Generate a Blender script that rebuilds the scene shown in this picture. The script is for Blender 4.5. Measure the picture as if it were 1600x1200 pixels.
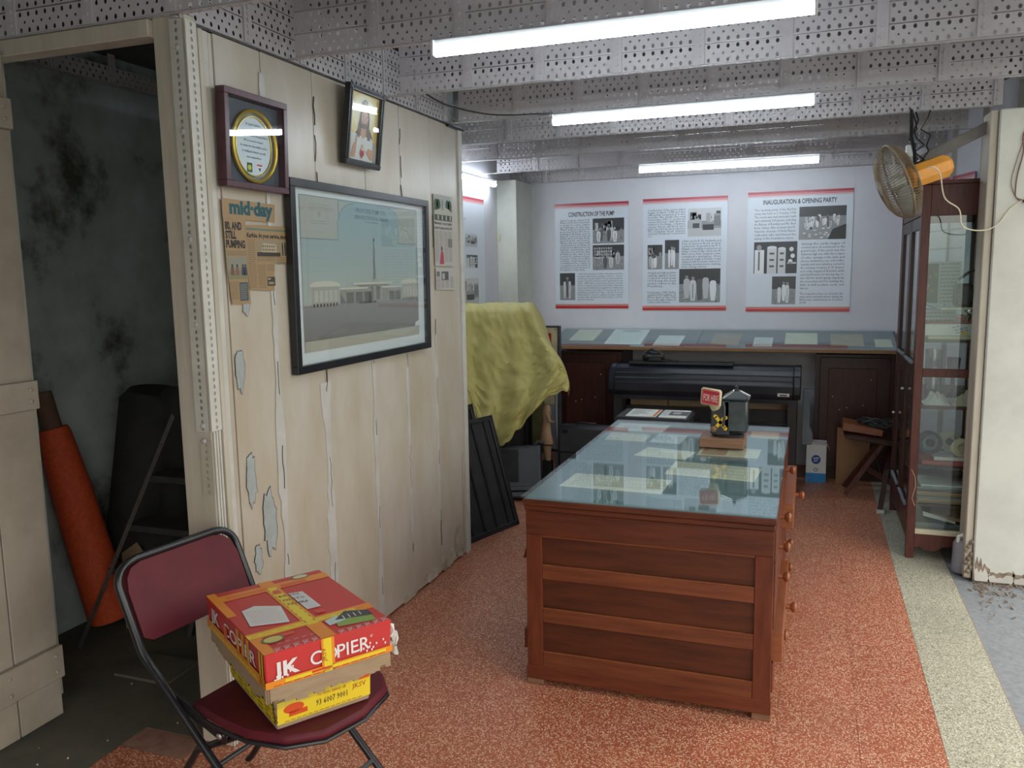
import bpy, bmesh, math, random
from mathutils import Vector, Matrix
PI = math.pi
S = bpy.context.scene
COL = S.collection
for o in list(bpy.data.objects):
    bpy.data.objects.remove(o)

# ------------------------------------------------------------------ camera, sky, exposure
cam = bpy.data.cameras.new('camera')
cam.sensor_width = 36.0
cam.lens = 36.0 * 1288.46 / 1600.0
cam.clip_start = 0.05
camo = bpy.data.objects.new('camera', cam)
COL.objects.link(camo)
RX = Vector((0.94087, 0.33837, -0.01644)); UP = Vector((-0.03011, 0.13188, 0.99081)); FW = Vector((-0.33742, 0.93173, -0.13427))
camo.matrix_world = Matrix(((RX.x, UP.x, -FW.x, 0), (RX.y, UP.y, -FW.y, 0), (RX.z, UP.z, -FW.z, 1.6), (0, 0, 0, 1)))
S.camera = camo
S.view_settings.view_transform = 'Standard'
S.view_settings.look = 'None'
S.view_settings.gamma = 1
S.view_settings.use_curve_mapping = False
S.view_settings.exposure = 1.03
WORLD_STRENGTH = 1.7
TUBE_STRENGTH = 19.0
w = bpy.data.worlds.new('sky')
S.world = w
w.use_nodes = True
nt = w.node_tree
nt.nodes.clear()
wo = nt.nodes.new('ShaderNodeOutputWorld'); wb = nt.nodes.new('ShaderNodeBackground')
tc = nt.nodes.new('ShaderNodeTexCoord'); sx = nt.nodes.new('ShaderNodeSeparateXYZ'); rp = nt.nodes.new('ShaderNodeValToRGB')
nt.links.new(tc.outputs['Generated'], sx.inputs[0]); nt.links.new(sx.outputs[2], rp.inputs[0])
nt.links.new(rp.outputs[0], wb.inputs[0]); nt.links.new(wb.outputs[0], wo.inputs[0])
rp.color_ramp.elements[0].position = 0.0; rp.color_ramp.elements[0].color = (0.30, 0.33, 0.29, 1)
e = rp.color_ramp.elements.new(0.06); e.color = (0.66, 0.66, 0.60, 1)
rp.color_ramp.elements[2].position = 0.7; rp.color_ramp.elements[2].color = (1.05, 1.02, 0.96, 1)
wb.inputs[1].default_value = WORLD_STRENGTH

# ------------------------------------------------------------------ materials
MATS = {}
def newmat(name):
    m = bpy.data.materials.new(name); m.use_nodes = True
    MATS[name] = m
    return m, m.node_tree.nodes, m.node_tree.links, m.node_tree.nodes['Principled BSDF']
def mat(name, c1, c2=None, scale=8, rough=0.6, bump=0.0, metal=0.0, stretch=(1, 1, 1), detail=5, c3=None, spec=0.5, world=False, lo=0.35, hi=0.65, rand=0.0):
    m, n, l, b = newmat(name)
    b.inputs['Roughness'].default_value = rough; b.inputs['Metallic'].default_value = metal
    b.inputs['Specular IOR Level'].default_value = spec
    c1 = tuple(c1) + (1,); c2 = tuple(c2) + (1,) if c2 else tuple(v * 0.88 for v in c1[:3]) + (1,)
    t = n.new('ShaderNodeTexCoord'); mp = n.new('ShaderNodeMapping'); mp.inputs['Scale'].default_value = stretch
    if world:
        g = n.new('ShaderNodeNewGeometry'); l.new(g.outputs['Position'], mp.inputs[0])
    else:
        l.new(t.outputs['Object'], mp.inputs[0])
    ns = n.new('ShaderNodeTexNoise'); ns.inputs['Scale'].default_value = scale; ns.inputs['Detail'].default_value = detail
    ns.inputs['Roughness'].default_value = 0.62
    l.new(mp.outputs[0], ns.inputs['Vector'])
    r = n.new('ShaderNodeValToRGB'); l.new(ns.outputs[0], r.inputs[0])
    r.color_ramp.elements[0].position = lo; r.color_ramp.elements[0].color = c1
    r.color_ramp.elements[1].position = hi; r.color_ramp.elements[1].color = c2
    if c3:
        e = r.color_ramp.elements.new(min(0.98, hi + 0.12)); e.color = tuple(c3) + (1,)
    out = r.outputs[0]
    if rand:
        oi = n.new('ShaderNodeObjectInfo'); hs = n.new('ShaderNodeHueSaturation'); ma = n.new('ShaderNodeMath'); ma.operation = 'MULTIPLY_ADD'
        ma.inputs[1].default_value = rand; ma.inputs[2].default_value = 1 - rand / 2
        l.new(oi.outputs['Random'], ma.inputs[0]); l.new(ma.outputs[0], hs.inputs['Value']); l.new(out, hs.inputs['Color']); out = hs.outputs[0]
    l.new(out, b.inputs['Base Color'])
    if bump:
        bp = n.new('ShaderNodeBump'); bp.inputs['Strength'].default_value = bump; bp.inputs['Distance'].default_value = 0.004
        l.new(ns.outputs[0], bp.inputs['Height']); l.new(bp.outputs[0], b.inputs['Normal'])
    return m
def emit(name, col, s):
    m, n, l, b = newmat(name)
    b.inputs['Base Color'].default_value = (0.8, 0.8, 0.8, 1)
    b.inputs['Emission Color'].default_value = tuple(col) + (1,); b.inputs['Emission Strength'].default_value = s
    return m
def glass(name, tint=(0.93, 0.97, 0.96), ior=1.5, rough=0.0, base=0.0, gcol=(1, 1, 1)):
    m, n, l, b = newmat(name)
    n.remove(b)
    tr = n.new('ShaderNodeBsdfTransparent'); tr.inputs[0].default_value = tuple(tint) + (1,)
    gl = n.new('ShaderNodeBsdfGlossy'); gl.inputs['Roughness'].default_value = rough; gl.inputs[0].default_value = tuple(gcol) + (1,)
    fr = n.new('ShaderNodeFresnel'); ge = n.new('ShaderNodeNewGeometry'); im = n.new('ShaderNodeMath'); im.operation = 'MULTIPLY_ADD'
    im.inputs[1].default_value = 1 / ior - ior; im.inputs[2].default_value = ior      # thin pane: same reflectance from both faces
    l.new(ge.outputs['Backfacing'], im.inputs[0]); l.new(im.outputs[0], fr.inputs[0])
    mx = n.new('ShaderNodeMixShader')
    f = fr.outputs[0]
    if base:
        mm = n.new('ShaderNodeMath'); mm.operation = 'ADD'; mm.inputs[1].default_value = base; l.new(f, mm.inputs[0]); f = mm.outputs[0]
    l.new(f, mx.inputs[0]); l.new(tr.outputs[0], mx.inputs[1]); l.new(gl.outputs[0], mx.inputs[2])
    l.new(mx.outputs[0], n['Material Output'].inputs[0])
    return m
def terrazzo(name, base, base2, chip, chip2, frac=0.5):
    m, n, l, b = newmat(name)
    g = n.new('ShaderNodeNewGeometry')
    v = n.new('ShaderNodeTexVoronoi'); v.inputs['Scale'].default_value = 180; v.inputs['Randomness'].default_value = 1
    v2 = n.new('ShaderNodeTexVoronoi'); v2.inputs['Scale'].default_value = 260
    ns = n.new('ShaderNodeTexNoise'); ns.inputs['Scale'].default_value = 2.2; ns.inputs['Detail'].default_value = 4
    for q in (v, v2, ns): l.new(g.outputs['Position'], q.inputs['Vector'])
    bm = n.new('ShaderNodeMix'); bm.data_type = 'RGBA'
    bm.inputs[6].default_value = tuple(base) + (1,); bm.inputs[7].default_value = tuple(base2) + (1,)
    l.new(ns.outputs[0], bm.inputs[0])
    sep = n.new('ShaderNodeSeparateColor'); l.new(v.outputs['Color'], sep.inputs[0])
    sep2 = n.new('ShaderNodeSeparateColor'); l.new(v2.outputs['Color'], sep2.inputs[0])
    def th(src, t):
        a = n.new('ShaderNodeMath'); a.operation = 'GREATER_THAN'; a.inputs[1].default_value = t; l.new(src, a.inputs[0]); return a.outputs[0]
    def mul(x, y):
        a = n.new('ShaderNodeMath'); a.operation = 'MULTIPLY'; l.new(x, a.inputs[0]); l.new(y, a.inputs[1]); return a.outputs[0]
    def lt(src, t):
        a = n.new('ShaderNodeMath'); a.operation = 'LESS_THAN'; a.inputs[1].default_value = t; l.new(src, a.inputs[0]); return a.outputs[0]
    m1 = mul(th(sep.outputs[0], 1 - frac), lt(v.outputs['Distance'], 0.48))
    m2 = th(sep2.outputs[1], 0.72)
    x1 = n.new('ShaderNodeMix'); x1.data_type = 'RGBA'; l.new(m2, x1.inputs[0]); l.new(bm.outputs[2], x1.inputs[6]); x1.inputs[7].default_value = tuple(chip2) + (1,)
    x2 = n.new('ShaderNodeMix'); x2.data_type = 'RGBA'; l.new(m1, x2.inputs[0]); l.new(x1.outputs[2], x2.inputs[6]); x2.inputs[7].default_value = tuple(chip) + (1,)
    ns2 = n.new('ShaderNodeTexNoise'); ns2.inputs['Scale'].default_value = 1.3; ns2.inputs['Detail'].default_value = 6; l.new(g.outputs['Position'], ns2.inputs['Vector'])
    mr = n.new('ShaderNodeMapRange'); mr.inputs[1].default_value = 0.3; mr.inputs[2].default_value = 0.7; mr.inputs[3].default_value = 0.32; mr.inputs[4].default_value = 0.62
    l.new(ns2.outputs[0], mr.inputs[0]); l.new(mr.outputs[0], b.inputs['Roughness'])
    oi = n.new('ShaderNodeObjectInfo'); ma = n.new('ShaderNodeMath'); ma.operation = 'MULTIPLY_ADD'; ma.inputs[1].default_value = 0.12; ma.inputs[2].default_value = 0.92
    l.new(oi.outputs['Random'], ma.inputs[0])
    hs = n.new('ShaderNodeHueSaturation'); l.new(ma.outputs[0], hs.inputs['Value']); l.new(x2.outputs[2], hs.inputs['Color'])
    l.new(hs.outputs[0], b.inputs['Base Color'])
    return m
def printmat(name, rough=0.6):
    m, n, l, b = newmat(name)
    a = n.new('ShaderNodeVertexColor'); a.layer_name = 'Col'
    l.new(a.outputs[0], b.inputs['Base Color']); b.inputs['Roughness'].default_value = rough
    return m
printmat('print_matt', 0.6); printmat('print_gloss', 0.3)
mat('terra_cement', (0.10, 0.09, 0.075), (0.17, 0.15, 0.12), 5, 0.85)
terrazzo('terrazzo_red', (0.37, 0.085, 0.038), (0.29, 0.085, 0.05), (0.70, 0.47, 0.31), (0.50, 0.19, 0.10), 0.44)
terrazzo('terrazzo_cream', (0.44, 0.42, 0.30), (0.39, 0.38, 0.30), (0.66, 0.63, 0.50), (0.20, 0.19, 0.15), 0.42)
mat('grout', (0.24, 0.11, 0.08), (0.30, 0.17, 0.12), 20, 0.9)
mat('asphalt', (0.20, 0.215, 0.23), (0.27, 0.285, 0.30), 45, 0.9, 0.4, detail=9)
mat('concrete', (0.085, 0.083, 0.065), (0.14, 0.125, 0.095), 4, 0.8, 0.1)
mat('back_wall', (0.60, 0.59, 0.63), (0.66, 0.65, 0.68), 2.5, 0.75, 0.2, spec=0.25)
mat('closet_wall', (0.50, 0.56, 0.58), (0.36, 0.40, 0.39), 2.6, 0.85, 0.1, c3=(0.09, 0.09, 0.07), lo=0.36, hi=0.56, detail=8, spec=0.2)
mat('board_paint', (0.52, 0.475, 0.41), (0.44, 0.375, 0.285), 3.0, 0.33, 0.05, stretch=(1, 1.4, 0.6), rand=0.05)
mat('board_paint_low', (0.56, 0.52, 0.42), (0.30, 0.25, 0.18), 9, 0.6, 0.1)
mat('filler', (0.54, 0.52, 0.50), (0.47, 0.44, 0.39), 9, 0.45, 0.1)
mat('bare_patch', (0.38, 0.41, 0.41), (0.31, 0.33, 0.32), 14, 0.6)
mat('crack', (0.03, 0.025, 0.02), None, 10, 0.9)
mat('post_paint', (0.53, 0.48, 0.40), (0.43, 0.38, 0.30), 5, 0.6, 0.1, stretch=(3, 3, 0.4))
mat('trim_white', (0.60, 0.58, 0.53), (0.48, 0.46, 0.41), 6, 0.5)
mat('door_paint', (0.44, 0.39, 0.32), (0.30, 0.25, 0.20), 2.2, 0.65, 0.1, detail=8, rand=0.08)
mat('pillar_paint', (0.60, 0.60, 0.54), (0.51, 0.51, 0.46), 4, 0.7, 0.3, c3=(0.45, 0.44, 0.37))
mat('rubble', (0.33, 0.26, 0.19), (0.14, 0.10, 0.08), 22, 0.95, 1.0)
mat('steel', (0.52, 0.49, 0.50), (0.44, 0.41, 0.42), 6, 0.42, 0.03, metal=0.0, rand=0.08)
mat('steel_dark', (0.12, 0.11, 0.10), (0.17, 0.15, 0.135), 12, 0.5, 0.1)
mat('dark_steel', (0.035, 0.032, 0.03), (0.055, 0.05, 0.045), 8, 0.7)
mat('slab', (0.12, 0.115, 0.115), (0.09, 0.085, 0.085), 3, 0.8)
mat('desk_wood', (0.085, 0.020, 0.009), (0.145, 0.036, 0.015), 5, 0.36, 0.03, stretch=(6, 6, 1), rand=0.16, spec=.35)
mat('desk_wood_h', (0.080, 0.019, 0.009), (0.135, 0.034, 0.014), 5, 0.36, 0.03, stretch=(0.8, 4, 10), rand=0.25, spec=.35)
mat('desk_panel', (0.065, 0.017, 0.008), (0.11, 0.029, 0.012), 5, 0.36, 0.03, stretch=(0.8, 4, 8), rand=0.2, spec=.35)
mat('desk_rail', (0.115, 0.030, 0.013), (0.18, 0.052, 0.020), 5, 0.34, 0.03, stretch=(0.8, 4, 10), rand=0.2, spec=.4)
mat('desk_wood_light', (0.27, 0.085, 0.030), (0.20, 0.058, 0.021), 5, 0.35, 0.03, stretch=(4, 1, 10), rand=0.1)
mat('cab_wood', (0.065, 0.017, 0.013), (0.11, 0.030, 0.021), 6, 0.38, 0.05, stretch=(8, 8, 1), rand=0.1, spec=.35)
mat('dark_wood', (0.028, 0.010, 0.008), (0.050, 0.016, 0.011), 5, 0.35, 0.05, stretch=(6, 6, 1), spec=.35)
mat('ped_wood', (0.040, 0.012, 0.009), (0.065, 0.018, 0.012), 6, 0.4, 0.05, stretch=(8, 8, 1), spec=.35)
mat('tan_board', (0.30, 0.165, 0.075), (0.24, 0.12, 0.05), 6, 0.6)
mat('table_felt', (0.13, 0.19, 0.19), (0.11, 0.16, 0.165), 3, 0.6)
mat('display_bed', (0.12, 0.14, 0.145), (0.10, 0.12, 0.125), 3, 0.5)
mat('black', (0.012, 0.012, 0.014), (0.022, 0.022, 0.025), 10, 0.35)
mat('black_matt', (0.012, 0.012, 0.013), (0.024, 0.023, 0.022), 10, 0.8)
mat('black_frame', (0.010, 0.010, 0.013), (0.018, 0.018, 0.02), 10, 0.28)
mat('blue_black', (0.006, 0.008, 0.014), (0.011, 0.014, 0.022), 10, 0.3)
mat('grey_plastic', (0.040, 0.042, 0.047), (0.055, 0.057, 0.063), 10, 0.5)
mat('plum_frame', (0.055, 0.018, 0.025), (0.09, 0.03, 0.04), 14, 0.3, stretch=(1, 8, 1))
mat('mount_grey', (0.075, 0.085, 0.10), (0.09, 0.10, 0.12), 6, 0.6)
mat('gold', (0.62, 0.45, 0.08), (0.50, 0.34, 0.05), 20, 0.3, metal=0.7)
mat('paper', (0.80, 0.82, 0.78), (0.74, 0.76, 0.70), 8, 0.7)
mat('paper_cream', (0.78, 0.74, 0.56), (0.70, 0.65, 0.46), 10, 0.7)
mat('paper_old', (0.50, 0.40, 0.25), (0.42, 0.32, 0.18), 10, 0.7)
mat('cloth', (0.50, 0.44, 0.155), (0.43, 0.37, 0.12), 9, 0.6, 0.15)
mat('vinyl', (0.115, 0.014, 0.022), (0.085, 0.010, 0.017), 8, 0.5, spec=.22)
mat('cardboard', (0.35, 0.25, 0.155), (0.29, 0.20, 0.12), 12, 0.8, 0.1, stretch=(1, 1, 6))
mat('carton_red', (0.55, 0.035, 0.035), (0.48, 0.045, 0.04), 7, 0.4)
mat('carton_yellow', (0.62, 0.50, 0.05), (0.52, 0.40, 0.035), 8, 0.35)
mat('orange_net', (0.62, 0.085, 0.02), (0.46, 0.06, 0.018), 60, 0.7, 0.5)
mat('paper_tube', (0.16, 0.09, 0.055), (0.12, 0.065, 0.04), 9, 0.8)
mat('fan_cream', (0.24, 0.18, 0.11), (0.15, 0.11, 0.065), 20, 0.45)
mat('fan_blade', (0.42, 0.44, 0.40), (0.34, 0.34, 0.30), 20, 0.4)
mat('fan_orange', (0.80, 0.36, 0.06), (0.66, 0.27, 0.04), 6, 0.45, 0.1)
mat('cord_cream', (0.70, 0.62, 0.45), None, 10, 0.5)
mat('cord_brown', (0.16, 0.06, 0.03), None, 10, 0.5)
mat('white_plastic', (0.70, 0.71, 0.70), (0.62, 0.63, 0.62), 8, 0.4)
mat('canister', (0.26, 0.26, 0.30), (0.20, 0.20, 0.23), 8, 0.4)
mat('blue_print', (0.01, 0.20, 0.55), None, 8, 0.4)
mat('flesh_wood', (0.50, 0.33, 0.20), (0.40, 0.25, 0.14), 8, 0.45)
mat('olive', (0.16, 0.15, 0.06), (0.12, 0.11, 0.04), 8, 0.5)
mat('meter_metal', (0.022, 0.028, 0.03), (0.05, 0.06, 0.062), 12, 0.3, 0.05, metal=0.3)
mat('sign_red', (0.45, 0.02, 0.03), None, 8, 0.35)
mat('sign_cream', (0.60, 0.52, 0.33), (0.50, 0.42, 0.25), 9, 0.5)
mat('yellow_paint', (0.75, 0.47, 0.02), None, 8, 0.4)
mat('base_wood', (0.24, 0.12, 0.07), (0.16, 0.08, 0.045), 6, 0.6, 0.1, stretch=(1, 8, 8))
mat('chrome', (0.7, 0.7, 0.7), None, 8, 0.2, metal=1)
mat('kraft', (0.36, 0.26, 0.15), (0.30, 0.21, 0.12), 6, 0.7)
mat('leaf', (0.10, 0.22, 0.04), (0.20, 0.32, 0.05), 12, 0.5)
mat('flower', (0.75, 0.72, 0.60), None, 12, 0.5)
mat('cello_red', (0.55, 0.04, 0.04), None, 12, 0.3)
mat('blue_folder', (0.05, 0.27, 0.40), (0.30, 0.45, 0.50), 16, 0.4)
mat('book_red', (0.38, 0.07, 0.06), None, 8, 0.5)
mat('grey_board', (0.22, 0.25, 0.27), (0.17, 0.20, 0.22), 6, 0.7)
mat('hedge', (0.05, 0.10, 0.03), (0.11, 0.19, 0.05), 6, 0.9, 1.0)
mat('cream_strip', (0.62, 0.58, 0.42), None, 8, 0.5)
emit('tube_light', (0.80, 0.91, 1.0), TUBE_STRENGTH)
glass('desk_glass', (0.95, 0.985, 0.98), 1.50, 0.0, 0.0, (0.90, 0.98, 1.0))
glass('pane', (0.90, 0.94, 0.92), 1.5, 0.0, 0.02)
glass('frame_glass', (0.98, 0.99, 0.99), 1.30, 0.0, 0.0)
glass('cellophane', (0.85, 0.85, 0.85), 1.5, 0.15, 0.12)

# ------------------------------------------------------------------ mesh helpers
class MB:
    def __init__(s): s.v = []; s.f = []
    def add(s, vs, fs):
        k = len(s.v); s.v += [tuple(p) for p in vs]; s.f += [tuple(i + k for i in f) for f in fs]; return s
    def box(s, x0, x1, y0, y1, z0, z1):
        if x0 > x1: x0, x1 = x1, x0
        if y0 > y1: y0, y1 = y1, y0
        if z0 > z1: z0, z1 = z1, z0
        return s.add([(x0,y0,z0),(x1,y0,z0),(x1,y1,z0),(x0,y1,z0),(x0,y0,z1),(x1,y0,z1),(x1,y1,z1),(x0,y1,z1)],
                     [(0,3,2,1),(4,5,6,7),(0,1,5,4),(1,2,6,5),(2,3,7,6),(3,0,4,7)])
    def bar(s, p, q, wd, ht, up=(0, 0, 1)):
        p = Vector(p); q = Vector(q); d = (q - p).normalized(); up = Vector(up)
        a = d.cross(up)
        if a.length < 1e-4: a = d.cross(Vector((1, 0, 0)))
        a.normalize(); b = a.cross(d).normalized(); a *= wd / 2; b *= ht / 2
        vs = [p - a - b, p + a - b, p + a + b, p - a + b, q - a - b, q + a - b, q + a + b, q - a + b]
        return s.add(vs, [(0,3,2,1),(4,5,6,7),(0,1,5,4),(1,2,6,5),(2,3,7,6),(3,0,4,7)][::1])
    def tube(s, pts, r, n=8, closed=False):
        pts = [Vector(p) for p in pts]; N = len(pts); rs = r if isinstance(r, (list, tuple)) else [r] * N
        k = len(s.v); prev = None
        for i, p in enumerate(pts):
            if closed: d = pts[(i + 1) % N] - pts[i - 1]
            else: d = pts[min(i + 1, N - 1)] - pts[max(i - 1, 0)]
            d.normalize()
            if prev is None:
                a = d.cross(Vector((0, 0, 1)))
                if a.length < 1e-3: a = d.cross(Vector((1, 0, 0)))
            else: a = prev - d * prev.dot(d)
            a.normalize(); prev = a; b = d.cross(a)
            for j in range(n):
                t = 2 * PI * j / n; s.v.append(tuple(p + (a * math.cos(t) + b * math.sin(t)) * rs[i]))
        for i in range(N if closed else N - 1):
            i2 = (i + 1) % N
            for j in range(n):
                j2 = (j + 1) % n; s.f.append((k + i*n + j, k + i2*n + j, k + i2*n + j2, k + i*n + j2))
        if not closed:
            s.f.append(tuple(k + j for j in range(n))); s.f.append(tuple(k + (N-1)*n + j for j in reversed(range(n))))
        return s
    def lathe(s, prof, n=24, M=None):   # prof (r, z)
        k = len(s.v); M = M or Matrix()
        for (r, z) in prof:
            for j in range(n):
                t = 2 * PI * j / n; s.v.append(tuple(M @ Vector((r * math.cos(t), r * math.sin(t), z))))
        for i in range(len(prof) - 1):
            for j in range(n):
                j2 = (j + 1) % n; s.f.append((k+i*n+j, k+i*n+j2, k+(i+1)*n+j2, k+(i+1)*n+j))
        s.f.append(tuple(k + j for j in reversed(range(n)))); s.f.append(tuple(k + (len(prof)-1)*n + j for j in range(n)))
        return s
    def prism(s, poly, z0, z1, M=None):
        M = M or Matrix(); n = len(poly)
        vs = [M @ Vector((x, y, z0)) for x, y in poly] + [M @ Vector((x, y, z1)) for x, y in poly]
        return s.add(vs, [tuple(reversed(range(n))), tuple(range(n, 2*n))] + [(i, (i+1) % n, n + (i+1) % n, n + i) for i in range(n)])
    def mesh(s, name, m, smooth=False, bevel=0, off=None):
        me = bpy.data.meshes.new(name)
        vs = s.v if off is None else [(a - off[0], b - off[1], c - off[2]) for a, b, c in s.v]
        me.from_pydata(vs, [], s.f)
        bm = bmesh.new(); bm.from_mesh(me)
        if bevel: bmesh.ops.bevel(bm, geom=list(bm.edges), offset=bevel, segments=1, affect='EDGES', clamp_overlap=True)
        bmesh.ops.recalc_face_normals(bm, faces=bm.faces)
        bm.to_mesh(me); bm.free()
        me.materials.append(MATS[m])
        if smooth:
            me.polygons.foreach_set('use_smooth', [True] * len(me.polygons))
            try: me.set_sharp_from_angle(angle=math.radians(40))
            except Exception: pass
        return me
    def build(s, name, m, parent=None, smooth=False, bevel=0, local=False, kind=None, label=None):
        off = None
        if parent is not None and not local:
            off = worldloc(parent)
        me = s.mesh(name, m, smooth, bevel, off)
        o = bpy.data.objects.new(name, me); COL.objects.link(o)
        if parent is not None: o.parent = parent
        if kind: o['kind'] = kind
        if label: o['label'] = label
        return o
def worldloc(o):
    v = Vector((0, 0, 0))
    while o is not None: v += o.location; o = o.parent
    return v
def T(name, label, cat, loc=(0, 0, 0), rz=0, group=None, rot=None):
    o = bpy.data.objects.new(name, None); COL.objects.link(o); o.empty_display_size = 0.1
    o.location = loc; o.rotation_euler = rot if rot else (0, 0, rz)
    o['label'] = label; o['category'] = cat
    if group: o['group'] = group
    return o
def tag(o, label, cat, group=None):
    o['label'] = label; o['category'] = cat
    if group: o['group'] = group
    return o
def struct(o, label, cat=None):
    o['kind'] = 'structure'; o['label'] = label; o['category'] = cat or o.name.split('_')[0].split('.')[0]
    return o
def inst(me, name, parent, loc, rot=(0, 0, 0), label=None):
    o = bpy.data.objects.new(name, me); COL.objects.link(o); o.parent = parent; o.location = Vector(loc); o.rotation_euler = rot
    if label: o['label'] = label
    return o

# ------------------------------------------------------------------ flat print helper (text, drawings)
class PR:
    """flat prints on a sheet of w x h; x right, y up from the bottom-left corner; layers raised 0.25 mm each"""
    def __init__(s, w, h, thick=0.002): s.w = w; s.h = h; s.t = thick; s.parts = []; s.cur = None
    def part(s, name, label=None): s.cur = [name, [], [], [], label]; s.parts.append(s.cur); return s
    def raw(s, vs, fs, col):
        c = s.cur; k = len(c[1]); c[1] += vs; c[2] += [tuple(i + k for i in f) for f in fs]; c[3] += [col] * len(vs)
    def poly(s, pts, col, lv=1):
        z = s.t + lv * 0.00025; s.raw([(x, y, z) for x, y in pts], [tuple(range(len(pts)))], col)
    def rect(s, x, y, w, h, col, lv=1): s.poly([(x, y), (x + w, y), (x + w, y + h), (x, y + h)], col, lv)
    def ell(s, x, y, rx, ry, col, lv=1, n=14): s.poly([(x + rx * math.cos(2*PI*i/n), y + ry * math.sin(2*PI*i/n)) for i in range(n)], col, lv)
    def line(s, p, q, wd, col, lv=1):
        dx, dy = q[0] - p[0], q[1] - p[1]; L = math.hypot(dx, dy) or 1; nx, ny = -dy / L * wd / 2, dx / L * wd / 2
        s.poly([(p[0]-nx, p[1]-ny), (q[0]-nx, q[1]-ny), (q[0]+nx, q[1]+ny), (p[0]+nx, p[1]+ny)], col, lv)
    def sheet(s, col, poly=None):
        P = poly or [(0, 0), (s.w, 0), (s.w, s.h), (0, s.h)]; n = len(P)
        s.raw([(x, y, 0) for x, y in P] + [(x, y, s.t) for x, y in P], [tuple(reversed(range(n))), tuple(range(n, 2*n))] + [(i, (i+1) % n, n+(i+1) % n, n+i) for i in range(n)], col)
    def text(s, body, x, y, size, col, lv=1, bold=0.0, align='LEFT', width=None, lead=1.0, sx=1.0, rot=0.0, res=1, fit=None, shear=0.0):
        if size > .03: res = 4
        cu = bpy.data.curves.new('txt', 'FONT'); cu.body = body; cu.size = size; cu.resolution_u = res; cu.align_x = align if width else 'LEFT'
        cu.offset = bold; cu.space_line = lead; cu.shear = shear
        if width: cu.text_boxes[0].width = width / sx
        o = bpy.data.objects.new('txt', cu)
        me = bpy.data.meshes.new_from_object(o)
        vs = [(v.co.x * sx, v.co.y) for v in me.vertices]; fs = [tuple(p.vertices) for p in me.polygons]
        bpy.data.objects.remove(o); bpy.data.curves.remove(cu); bpy.data.meshes.remove(me)
        k = sx
        if not vs: return k
        if fit:
            mx = max(v[0] for v in vs) - min(v[0] for v in vs); k = fit / mx; vs = [(a * k, b) for a, b in vs]; k *= sx
        if align == 'CENTER' and not width:
            mx = (max(v[0] for v in vs) + min(v[0] for v in vs)) / 2; vs = [(a - mx, b) for a, b in vs]
        c, d = math.cos(rot), math.sin(rot); z = s.t + lv * 0.00025
        s.raw([(x + a * c - b * d, y + a * d + b * c, z) for a, b in vs], fs, col)
        return k
    def para(s, body, x, ytop, size, width, col, height=None, lv=1, bold=0.0, justify=True, cwf=0.345):
        """paragraph whose lines are stretched to the column"""
        s.part('printed_text')
        cw = size * cwf; n = max(8, int(width / cw)); words = body.split(); lines = []; cur = ''
        for wd in words:
            if len(cur) + len(wd) + 1 > n: lines.append(cur); cur = wd
            else: cur = (cur + ' ' + wd).strip()
        lines.append(cur)
        ks = cwf / .52
        step = size * 1.25 if height is None else height / len(lines)
        for i, L in enumerate(lines):
            ks = s.text(L, x, ytop - step * (i + 0.8), size, col, lv, bold, sx=ks, fit=width if (justify and i < len(lines) - 1 and len(L) > n * 0.6) else None)
    def photo(s, x, y, w, h, seed, kind='crowd'):
        rg = random.Random(seed); g = lambda a: (a, a, a * 1.02)
        s.part('photograph')
        s.rect(x, y, w, h, g(0.28), 1)
        ht = h * (0.55 if kind != 'party' else 0.7)
        s.rect(x, y + ht, w, h - ht, g(0.55 if kind in ('street', 'building') else 0.06), 2)
        if kind in ('street', 'building', 'crowd', 'wall'):
            for i in range(7):
                bw = w * rg.uniform(0.1, 0.22); bx = x + rg.uniform(0, w - bw); bh = h * rg.uniform(0.15, 0.42)
                s.rect(bx, y + ht * 0.9, bw, min(bh, h - ht * 0.9 - 0.001), g(rg.choice((0.04, 0.12, 0.3, 0.5))), 3)
                for k in range(3): s.rect(bx + bw * (0.15 + 0.28 * k), y + ht * 0.95 + bh * 0.3, bw * 0.15, bh * 0.28, g(rg.choice((0.02, 0.7))), 4)
        if kind == 'wall':
            for i in range(8):
                for j in range(4): s.rect(x + w * (0.04 + i * 0.075), y + h * (0.45 + j * 0.125), w * 0.055, h * 0.085, g(rg.uniform(0.3, 0.6)), 5)
        if kind == 'building':
            s.rect(x, y, w, h * 0.28, g(0.5), 3); s.rect(x + w*.02, y + h*.28, w*.4, h*.32, g(.42), 5); s.rect(x + w*.15, y + h*.3, w*.2, h*.17, g(.08), 6)
            s.rect(x + w*.45, y + h*.22, w*.33, h*.2, g(.04), 5); s.rect(x + w*.55, y + h*.5, w*.12, h*.32, g(.35), 5); s.rect(x+w*.78, y+h*.3, w*.2, h*.5, g(.3), 5)
            for k in range(4): s.rect(x+w*(.8+.045*k), y+h*.36, w*.025, h*.36, g(.1), 6)
            return
        if kind == 'pumps':
            s.rect(x, y, w, h, g(0.05), 3)
            for cx, cw, chh in ((.42, .22, .82), (.65, .18, .78)):
                s.rect(x + w*(cx-cw/2), y, w*cw, h*chh, g(.6), 4); s.ell(x + w*cx, y + h*chh, w*cw/2, h*.05, g(.7), 5)
                for k in range(3): s.rect(x + w*(cx-cw*.25), y + h*(.2+.2*k), w*cw*.5, h*.06, g(.1), 5)
            s.rect(x + w*.02, y, w*.22, h*.75, g(.75), 4); s.ell(x + w*.12, y + h*.82, w*.06, h*.09, g(.3), 5); s.rect(x+w*.10, y+h*.1, w*.04, h*.6, g(.15), 6)
            for cx, cy in ((.87, .76), (.9, .55), (.85, .38)): s.ell(x + w*cx, y + h*cy, w*.05, h*.07, g(.75), 5)
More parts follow.
